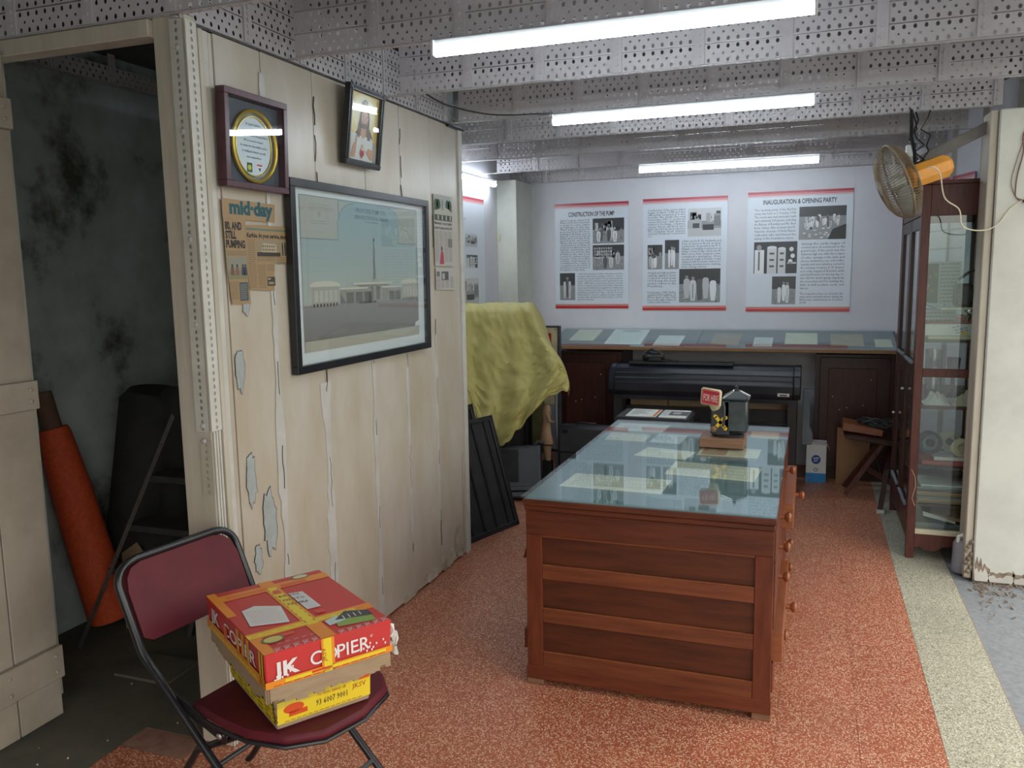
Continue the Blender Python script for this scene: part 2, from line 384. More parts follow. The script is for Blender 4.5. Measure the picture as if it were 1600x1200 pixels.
            s.rect(x + w*.78, y + h*.3, w*.2, h*.05, g(.6), 5)
            return
        if kind != 'party': s.speckle(x, y, w, h, rg)
        n = {'crowd': 11, 'street': 5, 'wall': 4, 'group': 5, 'pair': 3, 'party': 26}.get(kind, 6)
        ppl = sorted([(rg.uniform(0.06, 0.94), rg.uniform(-0.02, 0.22)) for _ in range(n)], key=lambda t: -t[1])
        if kind == 'group': ppl = [(0.12 + 0.19 * i + rg.uniform(-.03, .03), rg.uniform(0, .08)) for i in range(5)]
        if kind == 'pair': ppl = [(0.28, 0.02), (0.68, 0.02), (0.5, 0.08)]
        for i, (u, dv) in enumerate(ppl):
            H = h * (0.72 if kind in ('group', 'pair') else 0.5 if kind != 'party' else 0.22) * rg.uniform(0.9, 1.05)
            bw = min(H * 0.2, w * 0.09); cx = x + w * 0.08 + (w * 0.84) * u; by = y + h * 0.04 + dv * h + (h * 0.3 if kind == 'party' else 0)
            c = g(rg.choice((0.7, 0.6, 0.75, 0.12, 0.5))); hd = H * 0.07
            lvv = 6 + i * 0.3
            s.poly([(cx - bw*.55, by), (cx + bw*.55, by), (cx + bw*.9, by + H*.5), (cx + bw*.8, by + H*.8), (cx + bw*.3, by + H*.86), (cx - bw*.3, by + H*.86), (cx - bw*.8, by + H*.8), (cx - bw*.9, by + H*.5)], c, lvv)
            s.ell(cx, by + H * 0.92, hd, hd * 1.15, g(rg.choice((0.05, 0.25))), lvv + 0.15, 7)
            if rg.random() < 0.5: s.rect(cx - bw*.1, by + H*.1, bw*.18, H*.6, g(0.1), lvv + 0.1)
        if kind == 'party':
            for k in range(16): s.ell(x + w * rg.uniform(.1, .65), y + h * rg.uniform(.05, .38), w*.035, h*.022, g(rg.uniform(.5, .8)), 20)
            s.poly([(x+w*.62, y), (x+w, y), (x+w, y+h*.45), (x+w*.72, y+h*.3)], g(.03), 21)
    def speckle(s, x, y, w, h, rg, n=70):
        for i in range(n):
            a = rg.choice((.03, .08, .5, .62, .3)); q = rg.uniform(.012, .04) * w; s.rect(x + rg.uniform(0, w - q), y + rg.uniform(0, h * .62 - q), q * .6, q, (a, a, a), 5.8)
    def build(s, parent, M, matname='print_matt', local=False):
        off = Vector((0, 0, 0)) if local else worldloc(parent)
        objs = []
        for name, vs, fs, cs, label in s.parts:
            if not vs: continue
            me = bpy.data.meshes.new(name); me.from_pydata([tuple(M @ Vector(v) - off) for v in vs], [], fs)
            at = me.color_attributes.new('Col', 'FLOAT_COLOR', 'POINT')
            at.data.foreach_set('color', [q for c in cs for q in (c[0], c[1], c[2], 1.0)])
            me.materials.append(MATS[matname])
            o = bpy.data.objects.new(name, me); COL.objects.link(o); o.parent = parent
            if label: o['label'] = label
            objs.append(o)
        return objs
def frameM(origin, right, up):
    r = Vector(right).normalized(); u = Vector(up).normalized(); n = r.cross(u)
    o = Vector(origin)
    return Matrix(((r.x, u.x, n.x, o.x), (r.y, u.y, n.y, o.y), (r.z, u.z, n.z, o.z), (0, 0, 0, 1)))
INK = (0.02, 0.022, 0.03)

# ================================================================== FLOOR
rnd = random.Random(7)
fl = MB().box(-3.2, 0.735, 0.6, 7.05, -0.10, -0.0022).build('floor', 'grout')
struct(fl, 'speckled red and cream terrazzo tile floor of the room', 'floor')
TX = 0.2667
m_red = MB().box(-TX/2 + .0006, TX/2 - .0006, -TX/2 + .0006, TX/2 - .0006, -0.012, 0).mesh('tile', 'terrazzo_red', bevel=0.0005)
m_crm = MB().box(-TX/2 + .0006, TX/2 - .0006, -TX/2 + .0006, TX/2 - .0006, -0.012, 0).mesh('tile', 'terrazzo_cream', bevel=0.0005)
y0 = 3.634 - TX * 9 - TX
for j in range(24):
    y = y0 + TX * (j + .5)
    for i in range(10):
        x = 0.466 - TX * (i + .5)
        if x < -1.95 and 2.1 < y < 4.2: continue
        inst(m_red, 'tile', fl, (x, y, rnd.uniform(-.0004, .0002)))
    inst(m_crm, 'tile', fl, (0.466 + TX / 2, y, 0), label='cream speckled edge tile' if j == 0 else None)
MB().box(-3.2, -2.203, 0.6, 4.3, -0.012, -0.001).box(-2.203, -1.84, 2.16, 4.3, -0.012, -0.0012).build('concrete_screed', 'concrete', fl)
MB().box(-3.2, -2.203, 4.3, 7.05, -0.012, -0.001).build('concrete_screed', 'concrete', fl)
g = MB().box(0.735, 14, -9, 14, -0.12, -0.015).box(-12, 0.735, -9, 0.6, -0.12, -0.015).build('ground', 'asphalt')
struct(g, 'blue-grey asphalt ground outside beyond the cream floor edge', 'ground')

# ================================================================== CEILING WITH PERFORATED STEEL BEAMS
ceil = MB().box(-4.3, 1.35, -1.4, 7.1, 2.645, 2.75).build('ceiling', 'slab')
struct(ceil, 'dark ceiling slab carried by rows of perforated steel beams', 'ceiling')
PW, SH = 0.325, 0.078
def perf_panel(wd, ht, nx, rows, pitch, hole=(.0066, .0085), mid=(.0052, .0052), t=0.002):
    """sheet with real holes in the XZ plane, centred in x, bottom at z=0, front at y=0"""
    b = MB(); rh = ht / rows
    def cell(x0, x1, z0, z1, hx, hz):
        cx, cz = (x0 + x1) / 2, (z0 + z1) / 2
        o = [(x0, z0), (x1, z0), (x1, z1), (x0, z1)]
        n = 8; h = [(cx + hx * math.cos(PI/4 * k - 3*PI/4), cz + hz * math.sin(PI/4 * k - 3*PI/4)) for k in range(n)]
        vs = [(p[0], 0, p[1]) for p in o] + [(p[0], 0, p[1]) for p in h] + [(p[0], t, p[1]) for p in h]
        fs = []
        for q in range(4):
            a = 4 + 2 * q; fs += [(q, a + 1, a), (q, (q + 1) % 4, a + 1)] ; fs += [((q + 1) % 4, 4 + (2*q + 2) % 8, a + 1)]
        for k in range(n): fs.append((4 + k, 4 + (k+1) % n, 12 + (k+1) % n, 12 + k))
        b.add(vs, fs)
    for r in range(rows):
        z0, z1 = r * rh, (r + 1) * rh
        odd = (r % 2 == 1); m = nx - 1 if odd else nx; x0 = -m * pitch / 2
        b.add([(-wd/2, 0, z0), (x0, 0, z0), (x0, 0, z1), (-wd/2, 0, z1)], [(0, 1, 2, 3)])
        b.add([(-x0, 0, z0), (wd/2, 0, z0), (wd/2, 0, z1), (-x0, 0, z1)], [(0, 1, 2, 3)])
        for k in range(m): cell(x0 + k*pitch, x0 + (k+1)*pitch, z0, z1, *(mid if odd else hole))
    # folded lips that give the strip its depth
    b.box(-wd/2, wd/2, 0.0001, 0.010, 0, 0.0015).box(-wd/2, wd/2, 0.0001, 0.010, ht - 0.0015, ht)
    return b
m_panel = perf_panel(PW, SH - .004, 8, 3, 0.0363).mesh('perforated_panel', 'steel')
def plate_mesh(h):
    b = MB().box(-.020, .020, -.006, -.0005, 0, h)
    n = int(h / 0.02)
    for k in range(n):
        z = (k + .5) * h / n
        b.prism([(.007 * math.cos(i * PI / 4), z + .007 * math.sin(i * PI / 4)) for i in range(8)], .006, .0115 if k % 2 else .008, Matrix(((1, 0, 0, 0), (0, 0, -1, 0), (0, 1, 0, 0), (0, 0, 0, 1))))
    return b.mesh('joint_plate', 'steel')
m_plate = plate_mesh(SH * 3 - .004)
def flange_mesh(L):
    b = MB()
    n = int(L / 0.0363); x = -L / 2
    # slotted underside: two ladders of small plates leave open slots
    b.box(-L/2, L/2, -.003, .005, 0, .0025).box(-L/2, L/2, .013, .022, 0, .0025)
    for k in range(n + 1):
        b.box(x + k*.0363 - .0105 - .0, x + k*.0363 + .0105, .005, .013, 0, .0025)
    return b
def beam(y, x0, x1, z=2.383, rz=0, xo=0, rows=3, ph=0.0):
    L = x1 - x0
    fb = flange_mesh(L)
    fo = bpy.data.objects.new('steel_beam', fb.mesh('steel_beam', 'steel')); COL.objects.link(fo); fo.parent = ceil
    fo.location = ((x0 + x1) / 2, y, z) if not rz else (y, (x0 + x1) / 2, z); fo.rotation_euler = (0, 0, rz)
    n = int(math.ceil(L / PW))
    for i in range(n):
        cx = -L/2 + PW * (i + .5) + ph
        if cx + PW/2 > L/2 + .05 or cx - PW/2 < -L/2 - .05: continue
        for r in range(rows): inst(m_panel, 'perforated_panel', fo, (cx, 0, .0045 + r * SH))
        inst(m_plate, 'joint_plate', fo, (cx + PW/2, 0, .004))
    return fo
beam(2.13, -3.15, 1.2, z=2.395)
beam(2.68, -1.815, 1.2, ph=.03)
beam(3.40, -1.815, 1.2, ph=.08)
beam(4.12, -1.815, 1.2, ph=.05)
beam(4.84, -2.5, 0.86, ph=.1)
beam(5.56, -2.5, 0.86, ph=.06)
beam(6.30, -2.5, 0.86, ph=.12)
beam(6.94, -2.5, 0.8, z=2.36, ph=.0)
beam(-1.83, 2.14, 4.30, z=2.385, rz=PI/2)
beam(-3.13, 2.2, 4.2, z=2.51, rz=PI/2, rows=1)
b = MB().bar((.50, 4.72, 2.13), (.90, 4.72, 2.33), .035, .035).bar((.50, 4.70, 2.115), (.90, 4.70, 2.315), .004, .05)
b.build('diagonal_brace', 'steel_dark', ceil)

# ================================================================== WALLS
wb_ = MB().box(-2.55, 0.70, 7.0, 7.12, 0, 2.66).build('wall_back', 'back_wall')
struct(wb_, 'pale lilac-white back wall behind the posters', 'wall')
wl = MB().box(-2.62, -2.5, 4.3, 7.1, 0, 2.66).build('wall_left', 'back_wall')
struct(wl, 'pale alcove wall left of the back wall corner', 'wall')
pi = MB().box(-2.5, -2.325, 6.6, 7.0, 0, 2.36).build('wall_pilaster', 'pillar_paint', bevel=.004)
struct(pi, 'cream square pilaster in the back left corner', 'pilaster')
# small hinge on the corner beside the pilaster
hg = MB().box(-2.495, -2.47, 6.585, 6.599, 1.86, 1.92)
for z in (1.872, 1.908): hg.box(-2.492, -2.484, 6.58, 6.586, z - .004, z + .004)
tag(hg.build('hinge', 'cream_strip'), 'small pale hinge left on the pilaster corner', 'hinge')
# angled right rear wall
p0, p1 = Vector((0.62, 7.06, 0)), Vector((1.20, 4.9, 0)); d = (p1 - p0).normalized(); nn = Vector((d.y, -d.x, 0)) * -1
wr = MB()
k = len(wr.v); off = Vector((.1, .03, 0))
wr.add([p0, p1, p1 + off, p0 + off, p0 + Vector((0, 0, 2.66)), p1 + Vector((0, 0, 2.66)), p1 + off + Vector((0, 0, 2.66)), p0 + off + Vector((0, 0, 2.66))],
       [(0,3,2,1),(4,5,6,7),(0,1,5,4),(1,2,6,5),(2,3,7,6),(3,0,4,7)])
wr = wr.build('wall_right', 'back_wall'); struct(wr, 'pale angled wall behind the glass cabinet', 'wall')
for t in (.25, .42, .60, .78, .93):
    c = p0.lerp(p1, t) + Vector((-.008, -.002, 0)); MB().bar(c + Vector((0, 0, .02)), c + Vector((0, 0, 2.6)), .012, .045, up=(1, 0, 0)).build('batten', 'trim_white', wr)
# closet
cw = MB().box(-3.3, -3.17, 2.15, 4.4, 0, 2.66).build('wall_closet', 'closet_wall'); struct(cw, 'blue-grey mouldy wall inside the dark closet', 'wall')
cb = MB().box(-3.3, -1.9, 4.25, 4.36, 0, 2.66).build('wall_closet_back', 'closet_wall'); struct(cb, 'end wall of the dark closet', 'wall')
wn = MB().box(-4.3, -1.1, -1.4, -1.3, 0, 2.66).build('wall_blocker_near', 'back_wall'); struct(wn, 'plain unseen wall added behind the viewer to block sky light', 'wall')  # added out of view: holds back sky light, stops short to let daylight in right
ws_ = MB().box(-4.3, -4.2, -1.3, 2.2, 0, 2.66).build('wall_blocker_side', 'back_wall'); struct(ws_, 'plain unseen wall added beyond the open door to block light from the left', 'wall')  # added out of view to shut off sky light from the left
wf = MB().box(-4.2, -2.70, 2.15, 2.25, 0, 2.66).build('wall_front', 'pillar_paint'); struct(wf, 'wall left of the closet doorway', 'wall')
hd = MB().box(-2.72, -1.945, 2.13, 2.20, 2.34, 2.393).build('trim_1', 'post_paint', bevel=.003); struct(hd, 'painted timber header over the closet doorway', 'header')

# partition of upright painted boards
part = MB().box(-1.90, -1.852, 2.20, 4.25, 0, 2.375).build('wall_partition', 'board_paint_low')
struct(part, 'cream painted board partition carrying the framed pictures', 'wall')
BY = [2.275, 2.515, 2.83, 3.215, 3.54, 3.87, 4.215]
prr = random.Random(3)
for a, c in zip(BY[:-1], BY[1:]):
    pr_ = prr.uniform(0, .003)
    MB().box(-1.851, -1.820 + pr_ - .002, a + .0018, c - .0018, 0.012, 2.372).build('board', 'board_paint', part, bevel=.0015)
MB().box(-1.851, -1.812, 4.218, 4.262, 0, 2.37).build('corner_strip', 'trim_white', part, bevel=.002)
MB().box(-1.88, -1.815, 2.200, 2.222, 0, 2.37).build('corner_strip', 'post_paint', part, bevel=.002)
MB().box(-1.88, -1.821, 2.224, 2.250, 0, 2.37).build('corner_strip', 'trim_white', part, bevel=.002)
MB().box(-1.88, -1.824, 2.252, 2.273, 0, 2.37).build('corner_strip', 'board_paint', part, bevel=.002)
def blob(pts, y, z, sy, sz, rg, x, t=.0012):
    """irregular flat patch on the partition face"""
    n = 26; P = []
    for i in range(n):
        a = 2 * PI * i / n; r = 1 + rg.uniform(-.22, .22)
        P.append((y + sy * r * math.cos(a), z + sz * r * math.sin(a)))
    pts.append(P); return P
XM = Matrix(((0, 0, 1, 0), (1, 0, 0, 0), (0, 1, 0, 0), (0, 0, 0, 1)))   # (y, z, x) -> world
for i, y in enumerate(BY[1:-1]):
    # filler smeared along each joint, widest in the lower half
    L = []; R_ = []
    z = 0.05 if i < 3 else 0.3
    top = (2.30, 1.2, 1.35, 1.3, 1.3)[i]; wmul = (1.0, 1.2, .7, .45, .35)[i]
    while z < top:
        hw = (.012 + .022 * abs(math.sin(z * 5.1 + i * 2)) * (1.3 if z < 1.2 else .35)) * wmul * .72
        L.append((y - hw * prr.uniform(.7, 1.3), z)); R_.append((y + .006 + hw * .6 * prr.uniform(.7, 1.3), z)); z += .045
    P = L + R_[::-1]
    b = MB()
    for q in range(len(L) - 1): b.prism([L[q], R_[q], R_[q+1], L[q+1]], -1.8205, -1.8165, XM)
    b.build('filler_strip', 'filler', part)
    # open cracks along the joint
    b = MB(); zz = prr.uniform(.1, .3)
    while zz < 2.33:
        ln = prr.uniform(.04, .22)
        n = max(2, int(ln / .03)); pts = [(y + .002 + prr.uniform(-.005, .005) * (1.6 if i in (1, 3) else .7), zz + ln * q / n) for q in range(n + 1)]
        wdt = prr.uniform(.0008, .0022) * (1.5 if i == 1 and zz > 1.3 else 1)
        for q in range(n): b.prism([(pts[q][0] - wdt, pts[q][1]), (pts[q][0] + wdt, pts[q][1]), (pts[q+1][0] + wdt, pts[q+1][1]), (pts[q+1][0] - wdt, pts[q+1][1])], -1.818, -1.8158, XM)
        zz += ln + (prr.uniform(.02, .12) if i in (1, 3) and zz > 1.3 else prr.uniform(.12, .4) if zz < 1.35 else prr.uniform(.3, .7))
    b.build('crack', 'crack', part)
for (y, z, sy, sz) in ((2.305, 1.29, .022, .075), (2.33, .90, .028, .10), (2.36, 1.50, .02, .03), (2.345, .60, .02, .05), (2.42, .72, .035, .12), (2.32, .36, .02, .06), (2.40, .34, .022, .07)):
    P = blob([], y, z, sy, sz, prr, 0)
    P2 = [(y + (a - y) * 1.06 + .0012, z + (c - z) * 1.02) for a, c in P]
    n = len(P)
    MB().prism(P2, -1.8195, -1.8172, XM).build('flake_edge', 'crack', part)
    MB().prism(P, -1.8190, -1.8165, XM).build('flaked_patch', 'bare_patch', part)
# mouldy foot of the boards near the far corner
for (y, z, sy, sz) in ((4.12, .10, .06, .10), (3.95, .05, .10, .05), (4.19, .32, .012, .25), (3.75, .035, .10, .03), (3.50, .02, .08, .02)):
    P = blob([], y, z, sy, sz, prr, 0); P = [(min(a, 4.21), max(c, .004)) for a, c in P]
    MB().prism(P, -1.8195, -1.8170, XM).build('damp_stain', 'board_paint_low', part)
# post + slotted angle
po = MB().box(-1.945, -1.822, 2.15, 2.198, 0, 2.40).build('trim_2', 'post_paint', bevel=.003); struct(po, 'cream timber post at the end of the partition', 'post')
ang = T('slotted_angle', 'white perforated angle bar screwed to the partition corner post', 'angle bar', (-1.822, 2.148, 1.10))
bf = MB()
pan = perf_panel(.0225, .05, 1, 1, .0225, hole=(.0068, .0062))
pan.v = pan.v[:20 + 8]; pan.f = [f for f in pan.f if max(f) < 28]
for k in range(57): bf.add([(-v[2] - .001, v[1] - .007, v[0] + .0225 * k + .012) for v in pan.v], pan.f)
bf.box(-.0525, -.0515, -.007, .002, 0, 1.29).build('front_flange', 'trim_white', ang, local=True)
bs = MB()
for k in range(57): bs.add([(.0035 - v[1], v[2] + .0, v[0] + .0225 * k + .012) for v in pan.v], pan.f)
bs.build('side_flange', 'trim_white', ang, local=True)
bl = MB()
for k in range(8): bl.add([(-v[2] * .9 + .002, v[1] - .004, v[0] + .0225 * k - .20) for v in pan.v], pan.f)
bl.build('lower_piece', 'post_paint', ang, local=True)
for z in (.02, .35, .62, .95, 1.2, -.03): MB().lathe([(.009, 0), (.009, .004), (.005, .007)], 10, Matrix.Translation((-.026, -.004, z)) @ Matrix.Rotation(PI/2, 4, 'X')).build('bolt', 'steel', ang, local=True)
# grooved conduit strips under the angle
b = MB()
for yy in (2.153, 2.166, 2.179): b.box(-1.821, -1.815, yy, yy + .008, 0, 1.10)
struct(b.build('trim_3', 'trim_white', bevel=.001), 'narrow grooved trim strips on the partition corner', 'trim')

# pillar at the right
pil = MB().box(.822, 1.40, 4.60, 4.82, 0.035, 2.33).build('wall_pillar', 'pillar_paint', bevel=.006); struct(pil, 'white plastered pillar at the right edge', 'pillar')
def lump(cx, cy, cz, sx, sy, sz, seed, name, m, parent=None, **kw):
    bm = bmesh.new(); bmesh.ops.create_icosphere(bm, subdivisions=2, radius=1); rg = random.Random(seed)
    b = MB(); b.v = [(cx + v.co.x * sx * rg.uniform(.75, 1.2), cy + v.co.y * sy * rg.uniform(.75, 1.2), max(.0, cz + v.co.z * sz * rg.uniform(.75, 1.2))) for v in bm.verts]
    b.f = [tuple(v.index for v in f.verts) for f in bm.faces]; bm.free()
    return b.build(name, m, parent, **kw)
MB().box(.835, 1.38, 4.606, 4.80, -.015, 0.04).build('eroded_foot', 'rubble', pil)
XZP = Matrix(((1,0,0,0),(0,0,1,0),(0,1,0,0),(0,0,0,1)))
rg = random.Random(15)
for (xa, xb, hh_) in ((.8225, .90, .12), (.89, 1.01, .045), (1.0, 1.12, .06), (1.11, 1.39, .075)):      # broken plaster edges, each an irregular brown scar
    n_ = 9; P = [(xa, .0)] + [(xa + (xb - xa) * i / n_, .03 + hh_ * (1 - .75 * i / n_ if hh_ > .1 else .6) * rg.uniform(.45, 1.15)) for i in range(n_ + 1)] + [(xb, .0)]
    MB().prism(P, 4.5975, 4.601, XZP).build('broken_plaster', 'rubble', pil)
    P2 = [(x, max(0, z * rg.uniform(.45, .8))) for x, z in P]; P2[0] = (xa + .01, 0); P2[-1] = (xb - .01, 0)
    MB().prism(P2, 4.594, 4.5976, XZP).build('plaster_edge', 'trim_white', pil)
jam = MB().box(.785, .820, 4.62, 4.80, 0.0, 2.33).build('trim_4', 'post_paint', bevel=.004); struct(jam, 'weathered timber strip along the pillar edge', 'trim')
for i in range(9): lump(.79 + .012 * (i % 3), 4.61, .02 + .022 * i, .012, .01, .014, 40 + i, 'rotten_spot', 'rubble', jam)
db = MB()
rg = random.Random(9)
for i in range(260):
    x, y = rg.uniform(.80, 1.45), 4.6 - abs(rg.gauss(0, .16)); s_ = rg.uniform(.003, .012)
    a = rg.uniform(0, PI); db.bar((x, y, .0 - .012), (x + s_ * 2 * math.cos(a), y + s_ * 2 * math.sin(a), -.008 + s_ * .4), s_ * .6, s_ * .5)
o = db.build('leaf_litter', 'rubble'); tag(o, 'dry leaf litter and grit at the pillar foot', 'litter'); o['kind'] = 'stuff'

# open door leaf at the left
dr = T('door_1', 'open boarded cream door with cross battens at the left edge', 'door', (-2.54, 2.12, 0)); dr['kind'] = 'structure'
ys = [2.12, 1.943, 1.765, 1.59, 1.41, 1.23]
for a, c in zip(ys[:-1], ys[1:]): MB().box(-2.575, -2.548, c + .003, a - .003, .015, 2.36).build('door_board', 'door_paint', dr, bevel=.002)
for z0_, z1_ in ((.165, .285), (1.155, 1.255), (2.10, 2.2)):
    bt = MB().box(-2.547, -2.522, 1.232, 2.118, z0_, z1_).build('batten', 'door_paint', dr, bevel=.003)
    for y in (2.085, 1.90, 1.72):
        for z in (z0_ + .03, z1_ - .03):
            MB().lathe([(.008, 0), (.008, .003), (.003, .006)], 10, Matrix.Translation((-2.522, y, z)) @ Matrix.Rotation(PI/2, 4, 'Y')).build('bolt', 'door_paint', bt)

# ================================================================== TUBE LIGHTS
def tube_light(x0, x1, y, z, label, alongy=False):
    t = T('tube_light', label, 'light', ((x0+x1)/2, y, z) if not alongy else (y, (x0+x1)/2, z), PI/2 if alongy else 0, 'slim fluorescent battens under the ceiling beams')
    L = abs(x1 - x0)
    MB().box(-L/2, L/2, -.011, .011, .006, .032).build('housing', 'white_plastic', t, local=True, bevel=.003)
    c = [(.019 * math.cos(a), -.004 + .019 * math.sin(a)) for a in [PI - .62 + (PI + 1.24) * k / 12 for k in range(13)]]
    b = MB().prism(c, -L/2 + .006, L/2 - .006, Matrix(((0, 0, 1, 0), (1, 0, 0, 0), (0, 1, 0, 0), (0, 0, 0, 1))))
    b.build('diffuser', 'tube_light', t, local=True, smooth=True)
    for s_ in (-1, 1): MB().box(s_ * L/2 - .005, s_ * L/2 + .005, -.018, .018, -.022, .03).build('end_cap', 'white_plastic', t, local=True, bevel=.002)
    return t
tube_light(-1.225, -.010, 2.665, 2.35, 'nearest and largest lit tube light on the front beam')
tube_light(-1.245, -.008, 4.105, 2.35, 'middle lit tube light on the second lamp beam')
tube_light(-1.235, .030, 6.285, 2.345, 'farthest lit tube light spanning the rear beam before the posters')
tube_light(5.35, 6.40, -2.44, 2.31, 'short-looking lit tube light on the alcove wall beyond the partition', True)

# ================================================================== POSTERS
PBG = (0.66, 0.70, 0.76); PRED = (0.55, 0.03, 0.03); PRED2 = (0.62, 0.13, 0.13)
def poster(label, w, h, M, fill, loc):
    t = T('wall_poster', label, 'poster', loc, group=None)
    p = PR(w, h, .004)
    p.part('panel'); p.sheet(PBG)
    p.part('red_band', 'crimson stripes along the poster edge')
    p.rect(0, h - .020, w, .020, (.42, .04, .06), 1); p.rect(0, h - .031, w, .009, PRED2, 1); p.rect(0, h - .038, w, .004, (.60, .25, .25), 1); p.rect(0, h - .044, w, .002, (.60, .25, .25), 1)
    p.part('red_band', 'crimson stripes along the poster foot')
    p.rect(0, 0, w, .022, PRED, 1); p.rect(0, .024, w, .010, (.60, .17, .12), 1); p.rect(0, .037, w, .002, PRED2, 1)
    fill(p, w, h)
    p.build(t, M, 'print_gloss')
    return t
# coordinates inside a poster are fractions: (0..1, 0..1) from its top-left
def fill1(p, w, h):
    p.part('printed_text')
    p.text('CONSTRUCTION OF THE PUMP', w*.5, h*(1-.125), .052, INK, 1, .0012, 'CENTER', fit=w*.62)
    p.para("Gabriel Sequeira enlisted G. B. Mhatre and Architectural Studio to design the service station and garages at this site. Mhatre designed several of the most important Art Deco buildings in Bombay, such as Empress Court at the Oval and Marble Arch at Peddar Road. Apart from his own practice, Mhatre was associated with several partners and firms, all of whom benefitted from his talents, sensitivity, and expertise as a metropolitan architect. He was even considered a 'shadow architect' because of the incredible volume of projects he contributed to, a lack of recognition in the field of architecture and the absence of his signature on his sheets.", w*.07, h*(1-.152), .0245, w*.41, INK, height=h*.49)
    p.para("• A.K. Purkumbimaldo and Bros. Hardware and Paint merchants supplied paints, hardware, polish etc. • Garmico and Boring Company installed 'Solus' ground and pipeline packing • Jetcho Fan and motor works supplied fans for the office. • BEST gave electric lines and the General Electric Company set up all electrical wiring • Expanded metal depot installed and supplied the rolling steel shutters and present today • F Cooversons, an Oil Establishment, supplied the signs. • Garnico & Co and William Jacks & Co were also completed the pukka roadfaced waterproofing • Anumberde Pumps Supply Co. laid the pipelines and pumps", w*.31, h*(1-.66), .0195, w*.61, INK, height=h*.265)
    p.photo(w*.52, h*(1-.385), w*.42, h*.235, 11, 'crowd'); p.photo(w*.52, h*(1-.635), w*.42, h*.235, 12, 'wall'); p.photo(w*.065, h*(1-.92), w*.21, h*.26, 13, 'pair')
def fill2(p, w, h):
    p.part('printed_text')
    p.para("Construction of the service station began in April 1938 and was efficiently completed in five months. No doubt the new technologies of R.C.C. (reinforced cement concrete)—with which the station's footings, columns, canopy, fences, and kiosk were built—speeded up the production. The Sequeiras chose Simplex Concrete Works and Construction Co.,", w*.06, h*(1-.095), .0255, w*.45, INK, height=h*.25)
    p.para("a firm run by B. M. Hadiwala and Sons at Queen's Road, as their contractors. A quotation by M. V. Nayak, a building contractor at Hindu Colony Dadar, which was Rs 4600 more than Simplex's sum, remained a quotation. Once operations began at Karfule, it was equipped with all modern devices for servicing, internal motor cleaning, brake testing, battery", w*.47, h*(1-.375), .0255, w*.46, INK, height=h*.25)
    p.para("charging and high pressure aquiting, taking it closer to Gabriel & Teresa's dream of it being the best service station in the Presidency.", w*.06, h*(1-.65), .0255, w*.345, INK, height=h*.145)
    p.para("In September 1945, Karfule supplied 5000 gallons of Motor Spirit to the USA Forces through orders of Caltex India Limited.", w*.06, h*(1-.83), .0255, w*.345, INK, height=h*.11)
    p.photo(w*.54, h*(1-.345), w*.39, h*.245, 21, 'building'); p.photo(w*.06, h*(1-.63), w*.18, h*.22, 22, 'crowd'); p.photo(w*.27, h*(1-.63), w*.17, h*.26, 23, 'pair'); p.photo(w*.445, h*(1-.93), w*.485, h*.30, 24, 'group')
def fill3(p, w, h):
    p.part('printed_text')
    p.text('INAUGURATION & OPENING PARTY', w*.5, h*(1-.105), .05, INK, 1, .0012, 'CENTER', fit=w*.70)
    p.para("The opening party of the Karfule pump was held on 3 October 1938. The event was well attended, with approximately 250 guests, including the Bishop of Bombay and Mr. Best from Caltex. Also present was Fr. Valerian Gracias of Holy Name Cathedral, who had blessed the laying of the foundation stone", w*.07, h*(1-.135), .0255, w*.40, INK, height=h*.265)
    p.para("during the early stages of construction. A testament to the grand scale of the party was the delicious high tea, with three types of cake, sausage rolls, ham and cheese sandwiches, tea, cold coffee, cassata and even whiskey served in the evening. Sorabjee E. M. Eranee not only supplied Karfule with assorted flowers for the big day, he also did the landscaping: supplying the necessary turf for making the lawn, as well as plants, seeds, and labour.", w*.525, h*(1-.425), .0255, w*.41, INK, height=h*.395)
    p.para("The Sequeira's hope to recreate the same menu and atmosphere during the 80th year celebrations in October 2018.", w*.525, h*(1-.84), .0255, w*.41, INK, height=h*.10)
    p.photo(w*.50, h*(1-.405), w*.44, h*.27, 31, 'party'); p.photo(w*.07, h*(1-.68), w*.42, h*.265, 32, 'pumps'); p.photo(w*.255, h*(1-.94), w*.23, h*.235, 33, 'pair')
def fill4(p, w, h):
    p.photo(w*.40, h*(1-.42), w*.36, h*.11, 41, 'building'); p.photo(w*.42, h*(1-.60), w*.34, h*.11, 42, 'pumps'); p.photo(w*.10, h*(1-.93), w*.68, h*.24, 43, 'building')
    p.part('printed_text'); p.para("to the family and its service station", w*.07, h*(1-.1), .0255, w*.8, INK, height=h*.12)
YB = 6.998
def pframe(xl, xr, zt, zb): return frameM((xl, YB, zb), (1, 0, 0), (0, 0, 1)), xr - xl, zt - zb
M_, w_, h_ = pframe(-2.112, -1.462, 2.178, 1.278); poster('white poster headed CONSTRUCTION OF THE PUMP with three photographs', w_, h_, M_, fill1, (-1.79, YB, 1.278))
M_, w_, h_ = pframe(-1.342, -.652, 2.186, 1.262); poster('white untitled poster with four photographs, hung between the two titled posters', w_, h_, M_, fill2, (-1.0, YB, 1.262))
M_, w_, h_ = pframe(-.495, .290, 2.20, 1.252); poster('white poster headed INAUGURATION & OPENING PARTY beside the glass cabinet', w_, h_, M_, fill3, (-.1, YB, 1.252))
poster('red-banded poster on the alcove wall, half hidden by the partition', .66, .90, frameM((-2.498, 5.63, 1.28), (0, 1, 0), (0, 0, 1)), fill4, (-2.498, 5.96, 1.28))
c = p0.lerp(p1, .10) + Vector((-.012, -.003, 1.25)); rr = (p1 - p0).normalized()
def fill5(p, w, h):
    p.part('printed_text')
    p.para("The pump remained a family enterprise and a landmark of the neighbourhood; its canopy and tower have been photographed, drawn and measured by many visitors over the years since it was first opened to motorists. " * 2, w*.08, h*.86, .026, w*.80, INK, height=h*.66)
